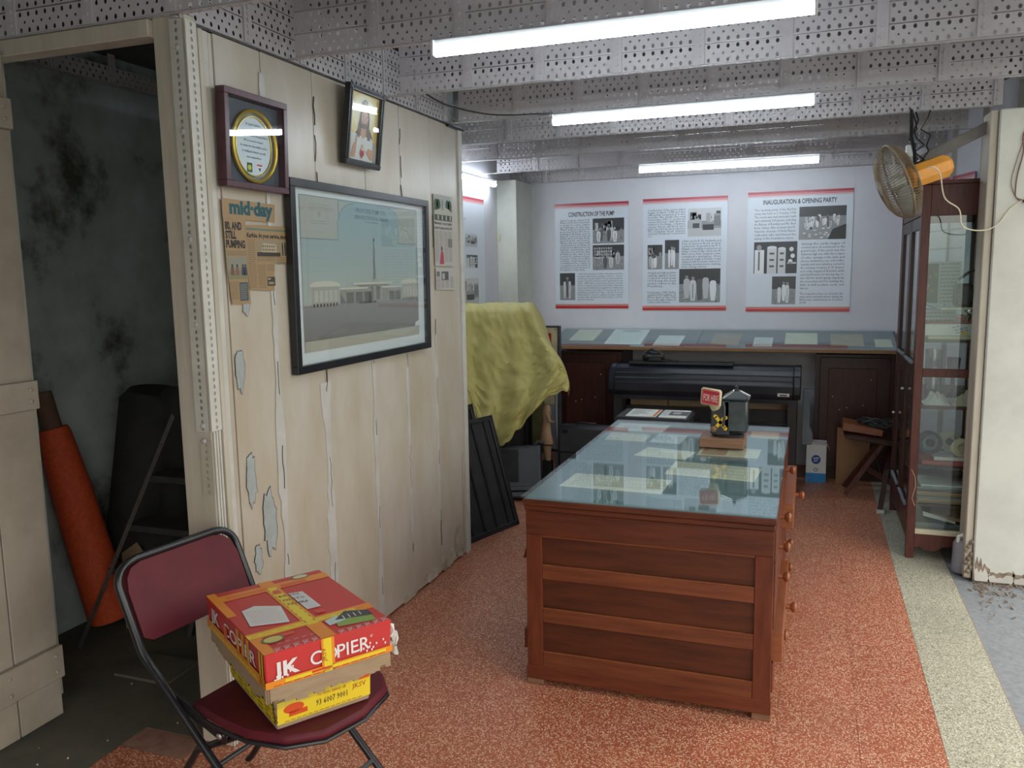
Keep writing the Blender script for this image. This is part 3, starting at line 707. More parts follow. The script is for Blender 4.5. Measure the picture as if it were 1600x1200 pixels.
poster('red-banded poster on the angled wall seen through the cabinet glass', 1.02, .92, frameM(c, rr, (0, 0, 1)), fill5, tuple(c))

# ================================================================== FRAMED PICTURES ON THE PARTITION
def framed(name, label, cat, y0, y1, z0, z1, bar_w, depth, m, lean=0.0, x=-1.817, off=0.0):
    """frame facing +X; local axes: x right (world +Y), y up, z out (world +X)"""
    t = T(name, label, cat, (x + off, (y0 + y1) / 2, z0))
    W, H = y1 - y0, z1 - z0
    M = frameM((x + off, y0, z0), (0, 1, 0), (math.sin(lean), 0, math.cos(lean)))
    b = MB()
    for (ax, ay, bx, by) in ((0, 0, W, bar_w), (0, H - bar_w, W, H), (0, bar_w, bar_w, H - bar_w), (W - bar_w, bar_w, W, H - bar_w)):
        k = len(b.v); b.box(ax, bx, ay, by, 0, depth); b.v[k:] = [tuple(M @ Vector(v)) for v in b.v[k:]]
    b.build('frame', m, t, bevel=.0015)
    b = MB().box(bar_w * .5, W - bar_w * .5, bar_w * .5, H - bar_w * .5, .001, .004); b.v = [tuple(M @ Vector(v)) for v in b.v]; b.build('backing', 'black_matt', t)
    g_ = MB().box(bar_w * .8, W - bar_w * .8, bar_w * .8, H - bar_w * .8, depth - .007, depth - .005); g_.v = [tuple(M @ Vector(v)) for v in g_.v]; g_.build('glass', 'frame_glass', t)
    return t, W, H, M
# large framed drawing
t, W, H, M = framed('framed_drawing', 'large black-framed blue and grey elevation drawing of a service station', 'picture', 2.60, 3.755, 1.232, 1.955, .030, .030, 'black_frame', .01, off=.0)
p = PR(W - .06, H - .06, .002); Mi = M @ Matrix.Translation((.03, .03, .006))
p.part('mount', 'pale grey paper mount'); p.sheet((.60, .64, .64))
w, h = p.w, p.h; ax, ay, aw, ah = w*.045, h*.065, w*.895, h*.90
p.part('drawing'); DL = (.10, .13, .13)
p.rect(ax, ay, aw, ah, (.40, .38, .31), 1)
NB = 14
for i in range(NB):      # watercolour wash of the drawn sky, darker blue upward
    f = i / (NB - 1); y0_ = ay + ah*(.30 + .70*i/NB); c_ = (.37 + (.24 - .37) * f, .40 + (.355 - .40) * f, .35 + (.37 - .35) * f)
    p.rect(ax + .004, y0_, aw - .008, ah*.70/NB + .0005, c_, 2)
for i in range(8):
    f = i / 7; c_ = (.20 + .04*f, .185 + .05*f, .175 + .05*f); p.rect(ax + .004, ay + ah*(.075 + .225*i/8), aw - .008, ah*.225/8 + .0005, c_, 2)
p.poly([(ax+aw, ay+ah*.075), (ax+aw*.955, ay+ah*.075), (ax+aw*.965, ay+ah*.105), (ax+aw, ay+ah*.12)], (.60, .64, .64), 5)
PB = (.36, .37, .32)
p.rect(ax + .003, ay+ah*.73, aw*.27, ah*.27, PB, 3); p.rect(ax+aw*.80, ay+ah*.73, aw*.2 - .003, ah*.27, PB, 3)
# corner arcs of the titled panel
for sx_, cx in ((-1, ax + aw*.40), (1, ax + aw*.70)):
    pts = [(cx + sx_ * aw*.12 * math.sin(a), ay+ah*.86 + ah*.125 * math.cos(a)) for a in [PI/2*k/8 for k in range(9)]]
    side = ax + aw*.28 if sx_ < 0 else ax + aw*.82
    p.poly([(side, ay+ah*.985)] + pts + [(side, ay+ah*.86)] if sx_ > 0 else [(side, ay+ah*.86)] + pts[::-1] + [(side, ay+ah*.985)], PB, 3.4)
    for a_, b_ in zip(pts[:-1], pts[1:]): p.line(a_, b_, .0022, DL, 4)
for (x_, y_, x2, y2) in ((0, .73, .27, .73), (.27, .73, .27, .86), (.28, .86, .28, .99), (.80, .73, 1, .73), (.80, .73, .80, .86), (0, .075, 1, .075), (0, 0, 0, 1), (1, 0, 1, 1), (0, 1, 1, 1)):
    p.line((ax+aw*x_, ay+ah*y_), (ax+aw*x2, ay+ah*y2), .0025, DL, 4)
for (x_, y_, ww, hh) in ((.07, .83, .13, .12), (.085, .845, .10, .09)):
    for k in range(4):
        P4 = [(x_, y_), (x_+ww, y_), (x_+ww, y_+hh), (x_, y_+hh)]
        p.line((ax+aw*P4[k][0], ay+ah*P4[k][1]), (ax+aw*P4[(k+1) % 4][0], ay+ah*P4[(k+1) % 4][1]), .0015, (.2, .22, .2), 4)
p.ell(ax+aw*.135, ay+ah*.89, .012, .012, (.28, .30, .27), 4.5)
for q in range(6): p.line((ax+aw*(.84+.02*q), ay+ah*(.85-.02*q)), (ax+aw*(.90+.012*q), ay+ah*(.83-.012*q)), .003, (.22, .24, .22), 4)
def R(x_, y_, ww, hh, c_, lv): p.rect(ax+aw*x_, ay+ah*y_, aw*ww, ah*hh, c_, lv)
WH = (.52, .50, .40)
R(.06, .295, .20, .13, (.34, .33, .27), 5); R(.05, .42, .22, .02, WH, 6); p.ell(ax+aw*.16, ay+ah*.44, aw*.10, ah*.018, WH, 5.5)
R(.83, .295, .165, .13, (.34, .33, .27), 5); R(.82, .42, .18, .02, WH, 6); p.ell(ax+aw*.91, ay+ah*.44, aw*.08, ah*.018, WH, 5.5)
for k in range(5): R(.08+.036*k, .32, .026, .075, (.42, .42, .36), 6); R(.845+.032*k, .32, .02, .075, (.42, .42, .36), 6)
for k in range(8): p.ell(ax+aw*(.075+.024*k), ay+ah*.30, .006, .007, (.05, .05, .05), 7, 8); p.ell(ax+aw*(.84+.02*k), ay+ah*.30, .005, .006, (.05, .05, .05), 7, 8)
p.poly([(ax+aw*.27, ay+ah*.30), (ax+aw*.32, ay+ah*.30), (ax+aw*.27, ay+ah*.37)], (.16, .17, .16), 6)
R(.27, .30, .55, .10, (.27, .27, .23), 4.5); R(.27, .395, .55, .012, WH, 6)
for k in range(3): R(.32+.075*k, .30, .06, .075, (.15, .15, .13), 6)
for k in range(2): R(.70+.06*k, .30, .05, .07, (.15, .15, .13), 6)
R(.50, .30, .13, .13, (.31, .30, .25), 6); R(.53, .31, .02, .10, (.18, .18, .16), 7); R(.575, .31, .035, .10, (.18, .18, .16), 7)
R(.38, .425, .35, .014, WH, 8); p.poly([(ax+aw*.40, ay+ah*.425), (ax+aw*.71, ay+ah*.425), (ax+aw*.68, ay+ah*.41), (ax+aw*.43, ay+ah*.41)], (.22, .22, .19), 8)
R(.535, .44, .07, .022, (.36, .35, .28), 8)
tw = [(.550, .46), (.574, .46), (.575, .53), (.570, .60), (.572, .66), (.567, .70), (.561, .70), (.562, .64), (.556, .60), (.560, .52)]
p.poly([(ax+aw*a_, ay+ah*b_) for a_, b_ in tw], (.17, .20, .19), 8)
p.line((ax+aw*.564, ay+ah*.70), (ax+aw*.564, ay+ah*.745), .0015, DL, 8)
p.poly([(ax+aw*(.564+.011*math.cos(2*PI*k/10+PI/2)*(1 if k % 2 == 0 else .4)), ay+ah*.745+aw*.011*math.sin(2*PI*k/10+PI/2)*(1 if k % 2 == 0 else .4)) for k in range(10)], (.06, .09, .10), 9)
for k in range(9): p.ell(ax+aw*(.43+.017*k), ay+ah*.298, .005, .006, (.05, .05, .05), 9, 8)
for (y_, s_, n_) in ((.93, .026, 'PROPOSED PUMP STN.'), (.885, .022, 'SERVICE STATION & GARAGE'), (.865, .007, 'scale as shown on the plan and elevation')):
    p.text(n_, ax+aw*.555, ay+ah*y_, s_, (.07, .13, .14), 4, .0002, align='CENTER')
p.build(t, Mi, 'print_gloss')
# framed plaque
t, W, H, M = framed('framed_plaque', 'plum-framed shadow box holding a round gold-rimmed certificate', 'picture', 2.25, 2.588, 1.892, 2.205, .021, .036, 'plum_frame', .03, off=.003)
p = PR(W - .05, H - .05, .002); Mi = M @ Matrix.Translation((.025, .025, .008))
p.part('mount'); p.sheet((.05, .058, .072))
b = MB()
w, h = p.w, p.h; cx, cy = w*.52, h*.46; ra, rb = w*.405, h*.44
p.part('certificate_disc', 'pale grey oval certificate'); p.ell(cx, cy, ra*.96, rb*.96, (.22, .25, .26), 1, 36); p.ell(cx, cy, ra*.80, rb*.82, (.62, .70, .76), 3, 36)
p.part('printed_text')
for i, (s_, tx) in enumerate(((.013, 'In appreciation'), (.009, 'of service'), (.012, '77 years of Indian Independence'), (.010, 'BPCL is proud to honour'), (.010, 'the dealers for their faithful service'), (.010, 'for fuelling the Nation’s growth'), (.010, 'since independence'))):
    p.text(tx, cx, cy + h*.26 - i*h*.068, s_, (.02, .03, .05), 4, .0002, 'CENTER', fit=None)
p.rect(cx - w*.14, cy - h*.33, w*.10, h*.12, (.02, .08, .04), 4); p.ell(cx - w*.09, cy - h*.27, w*.035, h*.035, (.6, .55, .03), 5)
p.rect(cx + w*.05, cy - h*.33, w*.10, h*.12, (.75, .75, .75), 4); p.rect(cx + w*.05, cy - h*.235, w*.10, h*.02, (.5, .03, .05), 5); p.poly([(cx+w*.07, cy-h*.26), (cx+w*.13, cy-h*.26), (cx+w*.10, cy-h*.31)], (.03, .05, .3), 5)
p.build(t, Mi)
ring = [tuple(Mi @ Vector((cx + ra*math.cos(a), cy + rb*math.sin(a), .008))) for a in [2*PI*k/48 for k in range(48)]]
MB().tube(ring, .0075, 8, True).build('gold_rim', 'gold', t, smooth=True)
ring = [tuple(Mi @ Vector((cx + ra*.83*math.cos(a), cy + rb*.85*math.sin(a), .004))) for a in [2*PI*k/48 for k in range(48)]]
MB().tube(ring, .0025, 6, True).build('inner_rim', 'gold', t, smooth=True)
# devotional portrait, leaning out at the top
t, W, H, M = framed('framed_portrait', 'small tilted black-framed print of a long-haired bearded man in white robe', 'picture', 2.985, 3.27, 2.05, 2.365, .024, .028, 'black_frame', .13, off=.012)
b = MB()      # carved beading of the frame
for i in range(26):
    for (a_, c_) in ((W*(i+.5)/26, .012), (W*(i+.5)/26, H-.012), (.012, H*(i+.5)/26), (W-.012, H*(i+.5)/26)):
        k = len(b.v); b.box(a_-.0035, a_+.0035, c_-.0055, c_+.0055, .028, .031); b.v[k:] = [tuple(M @ Vector(v)) for v in b.v[k:]]
b.build('beading', 'grey_plastic', t)
p = PR(W - .04, H - .04, .002); Mi = M @ Matrix.Translation((.02, .02, .010)); w, h = p.w, p.h
p.part('picture_print'); p.sheet((.62, .42, .10))
p.ell(w*.5, h*.66, w*.47, h*.33, (.70, .56, .22), 1, 24); p.ell(w*.5, h*.70, w*.36, h*.26, (.74, .66, .38), 2, 24)
hair = (.065, .030, .018); skin = (.52, .27, .15); robe = (.60, .60, .56)
p.poly([(w*.36, h*.62), (w*.33, h*.46), (w*.22, h*.38), (w*.30, h*.34), (w*.68, h*.30), (w*.86, h*.30), (w*.80, h*.42), (w*.70, h*.52), (w*.69, h*.68), (w*.62, h*.86), (w*.50, h*.91), (w*.40, h*.85)], hair, 3)
p.poly([(0, 0), (w, 0), (w, h*.24), (w*.90, h*.33), (w*.70, h*.40), (w*.50, h*.36), (w*.36, h*.40), (w*.12, h*.40), (0, h*.30)], robe, 4)
p.poly([(w*.40, h*.42), (w*.50, h*.335), (w*.62, h*.40), (w*.60, h*.50), (w*.44, h*.50)], skin, 5)
p.poly([(w*.34, h*.56), (w*.30, h*.38), (w*.38, h*.34), (w*.43, h*.46)], (.12, .055, .03), 6); p.poly([(w*.66, h*.56), (w*.76, h*.34), (w*.66, h*.33), (w*.60, h*.46)], (.12, .055, .03), 6)
p.ell(w*.52, h*.64, w*.115, h*.15, skin, 7, 20); p.ell(w*.52, h*.70, w*.09, h*.07, (.62, .36, .22), 8)
p.poly([(w*.43, h*.60), (w*.47, h*.565), (w*.57, h*.565), (w*.61, h*.60), (w*.58, h*.51), (w*.52, h*.475), (w*.46, h*.51)], (.13, .055, .03), 9)
p.rect(w*.49, h*.555, w*.06, h*.008, (.40, .10, .08), 10); p.poly([(w*.51, h*.66), (w*.535, h*.66), (w*.545, h*.60), (w*.50, h*.60)], (.45, .22, .12), 10)
for q in (.455, .565): p.ell(w*q+w*.01, h*.66, w*.022, h*.008, (.03, .02, .02), 10, 8); p.rect(w*q-w*.015, h*.675, w*.05, h*.006, hair, 10)
p.poly([(w*.40, h*.78), (w*.52, h*.84), (w*.64, h*.78), (w*.60, h*.88), (w*.50, h*.91), (w*.42, h*.87)], hair, 9)
p.poly([(w*.14, h*.05), (w*.28, h*.05), (w*.30, h*.22), (w*.32, h*.36), (w*.29, h*.38), (w*.26, h*.27), (w*.20, h*.24)], skin, 11)
p.poly([(w*.62, h*.16), (w*.80, h*.05), (w*.90, h*.08), (w*.84, h*.20), (w*.72, h*.22)], skin, 11)
p.poly([(0, 0), (w*.16, 0), (w*.12, h*.38), (0, h*.30)], (.42, .36, .30), 10); p.poly([(w, 0), (w*.88, 0), (w*.86, h*.34), (w, h*.24)], (.42, .36, .30), 10)
p.poly([(w*.50, h*.05), (w*.42, h*.12), (w*.44, h*.18), (w*.50, h*.165), (w*.56, h*.18), (w*.58, h*.12)], (.42, .02, .03), 12); p.ell(w*.50, h*.21, w*.035, h*.03, (.70, .35, .05), 12)
p.line((w*.5, h*.23), (w*.5, h*.26), .002, (.05, .04, .03), 12); p.line((w*.48, h*.248), (w*.52, h*.248), .002, (.05, .04, .03), 12)
p.build(t, Mi, 'print_gloss')

# newspaper cuttings
NP = (.33, .215, .105)
def cutting(label, y0, z0, poly, fill, col=NP, tilt=0.0, name='newspaper_cutting'):
    t = T(name, label, 'newspaper', (-1.816, y0, z0))
    ys_ = [a for a, c in poly]; zs_ = [c for a, c in poly]
    p = PR(max(ys_) - min(ys_), max(zs_) - min(zs_), .0008); p.part('sheet'); p.sheet(col, poly)
    fill(p)
    M = frameM((-1.8155, y0, z0), (0, 1, 0), (tilt, 0, 1)); p.build(t, M); return t
def col_lines(p, x, y, w, n, s, col=(.17, .12, .07), lv=1):   # unreadable body columns: word-like dashes
    rg = random.Random(int(x * 1e4) + n)
    for i in range(n):
        xx = x
        while xx < x + w - .003:
            l = min(rg.uniform(.003, .009), x + w - xx); p.rect(xx, y - i * s, l, s * .42, col, lv); xx += l + .0018
def f_mast(p):
    p.part('printed_text'); p.text('mid·day', .035, .020, .062, (.005, .075, .09), 1, .0032, fit=.235)
def f_left(p):
    p.part('printed_text')
    for i, tx in enumerate(('80, AND', 'STILL', 'PUMPING')): p.text(tx, .006, .250 - i*.030, .034, (.02, .012, .012), 1, .0018, fit=(.085, .055, .098)[i])
    col_lines(p, .008, .178, .10, 4, .0045)
    p.part('photograph'); p.rect(.008, .085, .10, .075, (.20, .19, .10), 1); p.rect(.008, .115, .10, .045, (.24, .23, .17), 2)
    for x_, c_ in ((.03, (.16, .07, .05)), (.055, (.20, .10, .08)), (.085, (.05, .05, .07)), (.098, (.04, .05, .07))): p.poly([(x_-.009, .098), (x_+.009, .098), (x_+.007, .125), (x_-.007, .125)], c_, 3); p.ell(x_, .130, .005, .006, (.06, .04, .03), 4, 8)
    p.part('printed_text'); col_lines(p, .012, .074, .045, 11, .0055); p.rect(.062, .012, .045, .062, (.035, .07, .09), 1); col_lines(p, .066, .066, .036, 9, .006, (.3, .25, .18), 2)
def f_right(p):
    p.part('printed_text'); p.rect(.0, .211, .29, .006, (.10, .17, .12), 1)
    p.text('Karfule: At your service, since 1938', .004, .186, .021, (.02, .012, .012), 1, .0008, fit=.270)
    col_lines(p, .006, .175, .040, 14, .0060); col_lines(p, .006, .092, .040, 14, .0060); col_lines(p, .055, .090, .045, 14, .0060); col_lines(p, .108, .090, .045, 4, .006); col_lines(p, .165, .117, .05, 5, .0055); col_lines(p, .222, .117, .05, 5, .0055); col_lines(p, .055, .118, .10, 3, .006)
    p.part('photograph'); p.rect(.055, .122, .135, .056, (.28, .22, .14), 1); p.rect(.055, .122, .135, .014, (.04, .03, .02), 2); p.poly([(.08, .136), (.17, .136), (.165, .165), (.09, .168)], (.42, .34, .22), 3)
    for k in range(6): p.rect(.088+.0125*k, .142, .006, .006, (.05, .04, .03), 4); p.rect(.088+.0125*k, .154, .006, .006, (.05, .04, .03), 4)
    p.rect(.195, .122, .07, .056, (.33, .26, .16), 1)
    for k in range(4): p.rect(.20+.015*k, .125, .009, .04, (.05, .04, .03), 2); p.ell(.2045+.015*k, .169, .004, .005, (.05, .04, .03), 2, 8)
    p.rect(.105, .018, .045, .032, (.05, .04, .03), 1); p.rect(.108, .040, .016, .006, (.4, .3, .2), 2); p.rect(.112, .024, .03, .008, (.3, .25, .16), 2)
cutting('brown newspaper masthead strip with big teal lettering below the plum frame', 2.262, 1.790, [(0, 0), (.28, .0), (.285, .063), (0, .066)], f_mast)
cutting('curled brown newspaper cutting headlined 80, AND STILL PUMPING', 2.264, 1.507, [(.02, .002), (.118, 0), (.113, .10), (.113, .283), (0, .284), (.004, .12)], f_left)
cutting('stepped brown cutting headlined At your service, since 1938', 2.376, 1.548, [(0, .008), (.145, 0), (.150, .10), (.285, .10), (.288, .228), (.10, .230), (0, .226)], f_right)
NG = (.46, .42, .38)
def f_c1(p):
    p.part('photograph'); p.rect(.006, .235, .22, .125, (.10, .13, .08), 1); p.rect(.006, .30, .22, .06, (.40, .42, .40), 2); p.poly([(.006, .285), (.05, .29), (.12, .31), (.19, .295), (.226, .28), (.226, .265), (.006, .265)], (.45, .42, .36), 4); p.rect(.10, .29, .012, .05, (.16, .17, .15), 5)
    for x_ in (.03, .06, .17, .20): p.ell(x_, .315, .025, .03, (.05, .09, .04), 3, 10)
    for k in range(8): p.rect(.02+.025*k, .24, .012, .022, (.5, .48, .42) if k % 2 else (.06, .06, .06), 5)
    p.part('printed_text'); p.text('Mumbai’s most stylish', .006, .215, .02, INK, 1, .0006, fit=.215); p.text('petrol pump turns 80', .006, .192, .02, INK, 1, .0006, fit=.215)
    for x_ in (.008, .062, .118, .172): col_lines(p, x_, .178, .046, 26, .0062, (.2, .18, .16))
    p.part('photograph'); p.poly([(.055, .012), (.11, .012), (.105, .07), (.09, .082), (.075, .07)], (.42, .05, .09), 4); p.ell(.085, .092, .009, .012, (.10, .06, .05), 5, 10)
    p.rect(.165, .10, .055, .045, (.2, .18, .15), 3)
def f_c2(p):
    p.part('photograph'); p.rect(.07, .055, .09, .045, (.09, .09, .09), 1); p.rect(.08, .06, .03, .03, (.4, .4, .38), 2); p.rect(.01, .075, .04, .025, (.14, .14, .13), 1)
    p.part('printed_text')
    for x_ in (.008, .062, .118, .178): col_lines(p, x_, .05, .046, 7, .0062, (.2, .18, .16))
    for x_ in (.008, .178): col_lines(p, x_, .07, .046, 4, .0062, (.2, .18, .16))
cutting('tall grey newspaper cutting with a garden photograph and a figure in pink', 3.885, 1.636, [(0, .004), (.235, 0), (.235, .366), (0, .366)], f_c1, NG)
cutting('small grey newspaper cutting stuck under the tall one', 3.888, 1.510, [(0, .008), (.24, 0), (.255, .118), (0, .118)], f_c2, NG)

# ================================================================== DESK (plan chest with glass top)
DX0, DX1, DY0, DY1 = -.998, -.092, 2.885, 4.55
dk = T('display_desk', 'large reddish wooden drawer desk with a papered glass top', 'desk', ((DX0+DX1)/2, (DY0+DY1)/2, 0))
MB().box(DX0 + .002, DX1 - .002, DY0 + .026, DY1, .05, .70).build('carcass', 'dark_wood', dk)
MB().box(-1.008, -.085, 2.876, 4.556, .722, .746).build('top', 'desk_wood_h', dk, bevel=.003)
MB().box(-1.000, -.090, 2.880, 4.55, .746, .7485).build('felt', 'table_felt', dk)
MB().box(-1.013, -.083, 2.868, 4.562, .753, .7585).build('glass_top', 'desk_glass', dk, bevel=.001)
MB().box(-1.003, -.088, 2.879, 4.552, .700, .722).build('moulding', 'desk_wood_h', dk, bevel=.004)
MB().box(DX0, DX1, DY0 - .002, DY0 + .02, .608, .70).build('frieze', 'desk_wood_h', dk, bevel=.002)
for a, c in ((DX0, DX0 + .062), (DX1 - .062, DX1)): MB().box(a, c, DY0, DY0 + .03, .075, .608).build('stile', 'desk_wood', dk, bevel=.002)
for z0_, z1_ in ((.597, .622), (.432, .487), (.258, .313), (.075, .137)):
    MB().box(DX0 + .062, DX1 - .062, DY0 + .001, DY0 + .028, z0_, z1_).build('rail', 'desk_rail', dk, bevel=.0025)
for z0_, z1_ in ((.487, .598), (.313, .432), (.137, .258)):
    MB().box(DX0 + .055, DX1 - .055, DY0 + .014, DY0 + .022, z0_ - .003, z1_ + .003).build('panel', 'desk_panel', dk)
    MB().bar((DX0+.062, DY0+.006, z0_+.002), (DX1-.062, DY0+.006, z0_+.002), .008, .003).build('bead', 'desk_wood_light', dk)
MB().box(DX0 - .003, DX1 + .003, DY0 - .004, DY0 + .03, .025, .078).build('plinth', 'desk_wood_h', dk, bevel=.002)
MB().box(DX0, DX0 + .03, DY0 + .03, DY1, .025, .70).build('side_panel', 'desk_wood', dk)
for x in (DX0 + .03, DX1 - .03):
    for y in (DY0 + .03, DY1 - .05): MB().box(x - .033, x + .033, y - .03, y + .03, 0, .03).build('foot', 'base_wood', dk, bevel=.002)
MB().box(DX0 - .045, DX0, 2.98, 3.50, .10, .18).build('side_rail', 'desk_wood', dk); 
for z in (.14, .30, .46): MB().box(DX0 - .022, DX0 + .002, 3.0, 3.9, z, z + .125).build('left_drawer', 'desk_wood', dk, bevel=.003)
MB().prism([(DX0 - .002, .48), (DX0 - .05, .47), (DX0 - .012, .60)], 2.99, 3.3, Matrix(((1,0,0,0),(0,0,1,0),(0,1,0,0),(0,0,0,1)))).build('side_bracket', 'desk_wood', dk)
for ci, (ya, yb) in enumerate(((2.93, 3.70), (3.74, 4.51))):
    for k in range(5):
        z = .085 + k * .122; out = .045 if (ci == 1 and k == 3) else .03 if (ci == 0 and k == 1) else 0
        d = MB().box(DX1 - .30 + out, DX1 + .006 + out, ya, yb, z, z + .112).build('drawer', 'desk_wood_light' if out else 'desk_wood', dk, bevel=.003)
        for yy in ((ya + yb) / 2,):
            MB().lathe([(.010, 0), (.009, .016), (.019, .024), (.021, .034), (.014, .042)], 14, Matrix.Translation((DX1 + .006 + out, yy, z + .056)) @ Matrix.Rotation(PI/2, 4, 'Y')).build('knob', 'desk_wood_light', d, smooth=True)
# papers under the glass
def sheet(name, label, pts, z, m, fill=None, cat='paper', group=None, t=.0008):
    c = (sum(a for a, _ in pts)/len(pts), sum(b_ for _, b_ in pts)/len(pts), z)
    th = T(name, label, cat, c, group=group)
    MB().prism(pts, z, z + t).build('sheet', m, th)
    if fill:
        o = Vector((pts[0][0], pts[0][1], z)); ux = Vector((pts[3][0]-pts[0][0], pts[3][1]-pts[0][1], 0)); uy = Vector((pts[1][0]-pts[0][0], pts[1][1]-pts[0][1], 0))
        p = PR(ux.length, uy.length, t); p.part('handwriting' if fill == 'hand' else 'printed_text')
        rg = random.Random(int(abs(c[0]*1000))); W, H = p.w, p.h
        if fill in ('hand', 'type'):
            n = int(H / .016); inkc = (.16, .16, .17) if fill == 'type' else (.20, .21, .24)
            for i in range(n):
                y = H * .93 - i * .86 * H / n; x = W * .07
                while x < W * (.93 if i % 4 else .6):
                    l = rg.uniform(.008, .026); p.rect(x, y, l, .0035, inkc, 1); x += l + .005
        elif fill == 'form':
            for i in range(6): p.line((W*.06, H*(.1+.15*i)), (W*.94, H*(.1+.15*i)), .0015, (.2, .17, .14), 1)
            for i in range(5): p.line((W*(.08+.2*i), H*.08), (W*(.08+.2*i), H*.92), .0015, (.2, .17, .14), 1)
            for i in range(14): p.rect(W*rg.uniform(.1, .8), H*rg.uniform(.1, .9), W*rg.uniform(.04, .12), .004, (.12, .12, .12), 2)
        elif fill == 'bill':
            p.rect(W*.05, H*.1, W*.42, H*.75, (.36, .24, .14), 1); p.ell(W*.2, H*.6, H*.12, H*.12, (.55, .5, .4), 2)
            for i in range(6): p.rect(W*.52, H*(.12+.13*i), W*rg.uniform(.2, .42), .006, (.25, .2, .15), 1)
        elif fill == 'drawing':
            for i in range(12): p.line((W*rg.uniform(.05, .9), H*rg.uniform(.1, .9)), (W*rg.uniform(.05, .9), H*rg.uniform(.1, .9)), .002, (.2, .2, .22), 1)
            p.ell(W*.3, H*.5, H*.2, H*.2, (.45, .45, .45), 2); p.ell(W*.3, H*.5, H*.15, H*.15, (.6, .6, .55), 3)
        M = frameM(o, ux, uy); M[0][2], M[1][2], M[2][2] = 0, 0, 1
        p.build(th, M)
    return th
ZD = .7490
sheet('letter', 'torn-edged cream handwritten letter nearest the camera under the desk glass', [(-.925, 3.085), (-.905, 3.125), (-.915, 3.307), (-.509, 3.300), (-.505, 3.19), (-.517, 3.075), (-.62, 3.082), (-.70, 3.07), (-.80, 3.088)][0:1] + [(-.915, 3.307), (-.509, 3.30), (-.517, 3.075)], ZD, 'paper_cream', 'hand')
sheet('document', 'wide cream typed document in the middle of the desk top', [(-.556, 3.398), (-.546, 3.646), (-.172, 3.602), (-.191, 3.36)], ZD, 'paper_cream', 'type')
sheet('certificate', 'cream certificate with a brown bordered picture just before the meter', [(-.475, 3.80), (-.467, 4.01), (-.196, 3.99), (-.202, 3.795)], ZD, 'paper_cream', 'bill')
sheet('paper_slip', 'blank cream slip left of the brown certificate', [(-.75, 3.71), (-.718, 3.907), (-.482, 3.855), (-.511, 3.682)], ZD, 'paper_cream')
sheet('drawing_sheet', 'small white sheet with a circular drawing left of the meter', [(-.737, 4.027), (-.724, 4.25), (-.573, 4.238), (-.584, 4.021)], ZD, 'paper', 'drawing')
sheet('plan_sheet', 'white printed sheet at the far left corner of the desk', [(-.985, 4.297), (-.985, 4.505), (-.703, 4.508), (-.717, 4.288)], ZD, 'paper', 'drawing')
sheet('form', 'cream and lilac ledger form behind the circular drawing', [(-.963, 4.031), (-.974, 4.235), (-.760, 4.211), (-.760, 4.027)], ZD, 'paper_cream', 'form')
sheet('paper_card', 'plain cream card right of the meter base', [(-.268, 4.287), (-.268, 4.44), (-.130, 4.434), (-.130, 4.247)], ZD, 'cream_strip')

# ================================================================== TAXI METER ON ITS WOODEN BLOCK
blk = MB().box(-.480, -.272, 3.925, 4.10, .7588, .805).build('wooden_block', 'base_wood', bevel=.004); blk = tag(blk, 'brown wooden block under the taxi meter', 'block')
mt = T('taxi_meter', 'old black metal taxi meter with a red FOR HIRE flag', 'taximeter', (-.355, 4.01, .805), 0)
MB().lathe([(.058, 0), (.060, .012), (.045, .014)], 24, Matrix.Translation((-.352, 4.005, .805)) @ Matrix.Diagonal((1.25, .9, 1, 1))).build('foot_ring', 'black', mt, smooth=True)
b = MB().prism([(-.432, .820), (-.395, .812), (-.345, .815), (-.345, .985), (-.375, .985), (-.405, .965), (-.43, .93)], 3.965, 3.968+.10, Matrix(((1,0,0,0),(0,0,1,0),(0,1,0,0),(0,0,0,1))))
b.build('front_casting', 'black', mt, bevel=.004)
b = MB(); hw = .056; cx, cy = -.318, 4.02
prof = [(-hw, -.055), (hw, -.055), (hw, .055), (-hw, .055)]
b.prism([(cx + a, cy + c_) for a, c_ in prof], .828, .985); b.build('case', 'meter_metal', mt, bevel=.010, smooth=True)
b = MB().prism([(cx + a*1.12, cy + c_*1.12) for a, c_ in prof], .985, .993); b.build('case_rim', 'meter_metal', mt, bevel=.003)
k = MB(); base = [(cx + a*1.05, cy + c_*1.05, .993) for a, c_ in prof]; top = [(cx + a*.25, cy + c_*.25, 1.022) for a, c_ in prof]
k.add(base + top, [(0,3,2,1), (4,5,6,7), (0,1,5,4), (1,2,6,5), (2,3,7,6), (3,0,4,7)]); k.build('lid', 'meter_metal', mt, bevel=.002)
MB().lathe([(.010, 0), (.012, .008), (.006, .014), (.010, .020), (.004, .028)], 12, Matrix.Translation((cx, cy, 1.020))).build('finial', 'meter_metal', mt, smooth=True)
for a, c_ in prof: MB().bar((cx + a*1.05, cy + c_*1.05, .993), (cx + a*.25, cy + c_*.25, 1.023), .006, .004).build('lid_rib', 'chrome', mt)
MB().tube([(-.372, 3.955, .86), (-.366, 3.945, .90), (-.366, 3.945, .95), (-.375, 3.955, .975)], .006, 8).build('side_lever', 'grey_plastic', mt, smooth=True)
MB().lathe([(.014, 0), (.014, .012), (.009, .016)], 14, Matrix.Translation((-.415, 3.962, .845)) @ Matrix.Rotation(PI/2, 4, 'X')).build('winding_knob', 'base_wood', mt, smooth=True)
b = MB()
for s_ in (-1, 1):
    b.bar((-.385 - s_*.022, 3.961, .905 - .0), (-.385 + s_*.022, 3.961, .850), .016, .006, up=(0, 1, 0))
for dx, z in ((-.024, .906), (.024, .900), (-.022, .850), (.024, .848)): b.lathe([(.009, 0), (.009, .006)], 10, Matrix.Translation((-.385 + dx, 3.964, z)) @ Matrix.Rotation(PI/2, 4, 'X'))
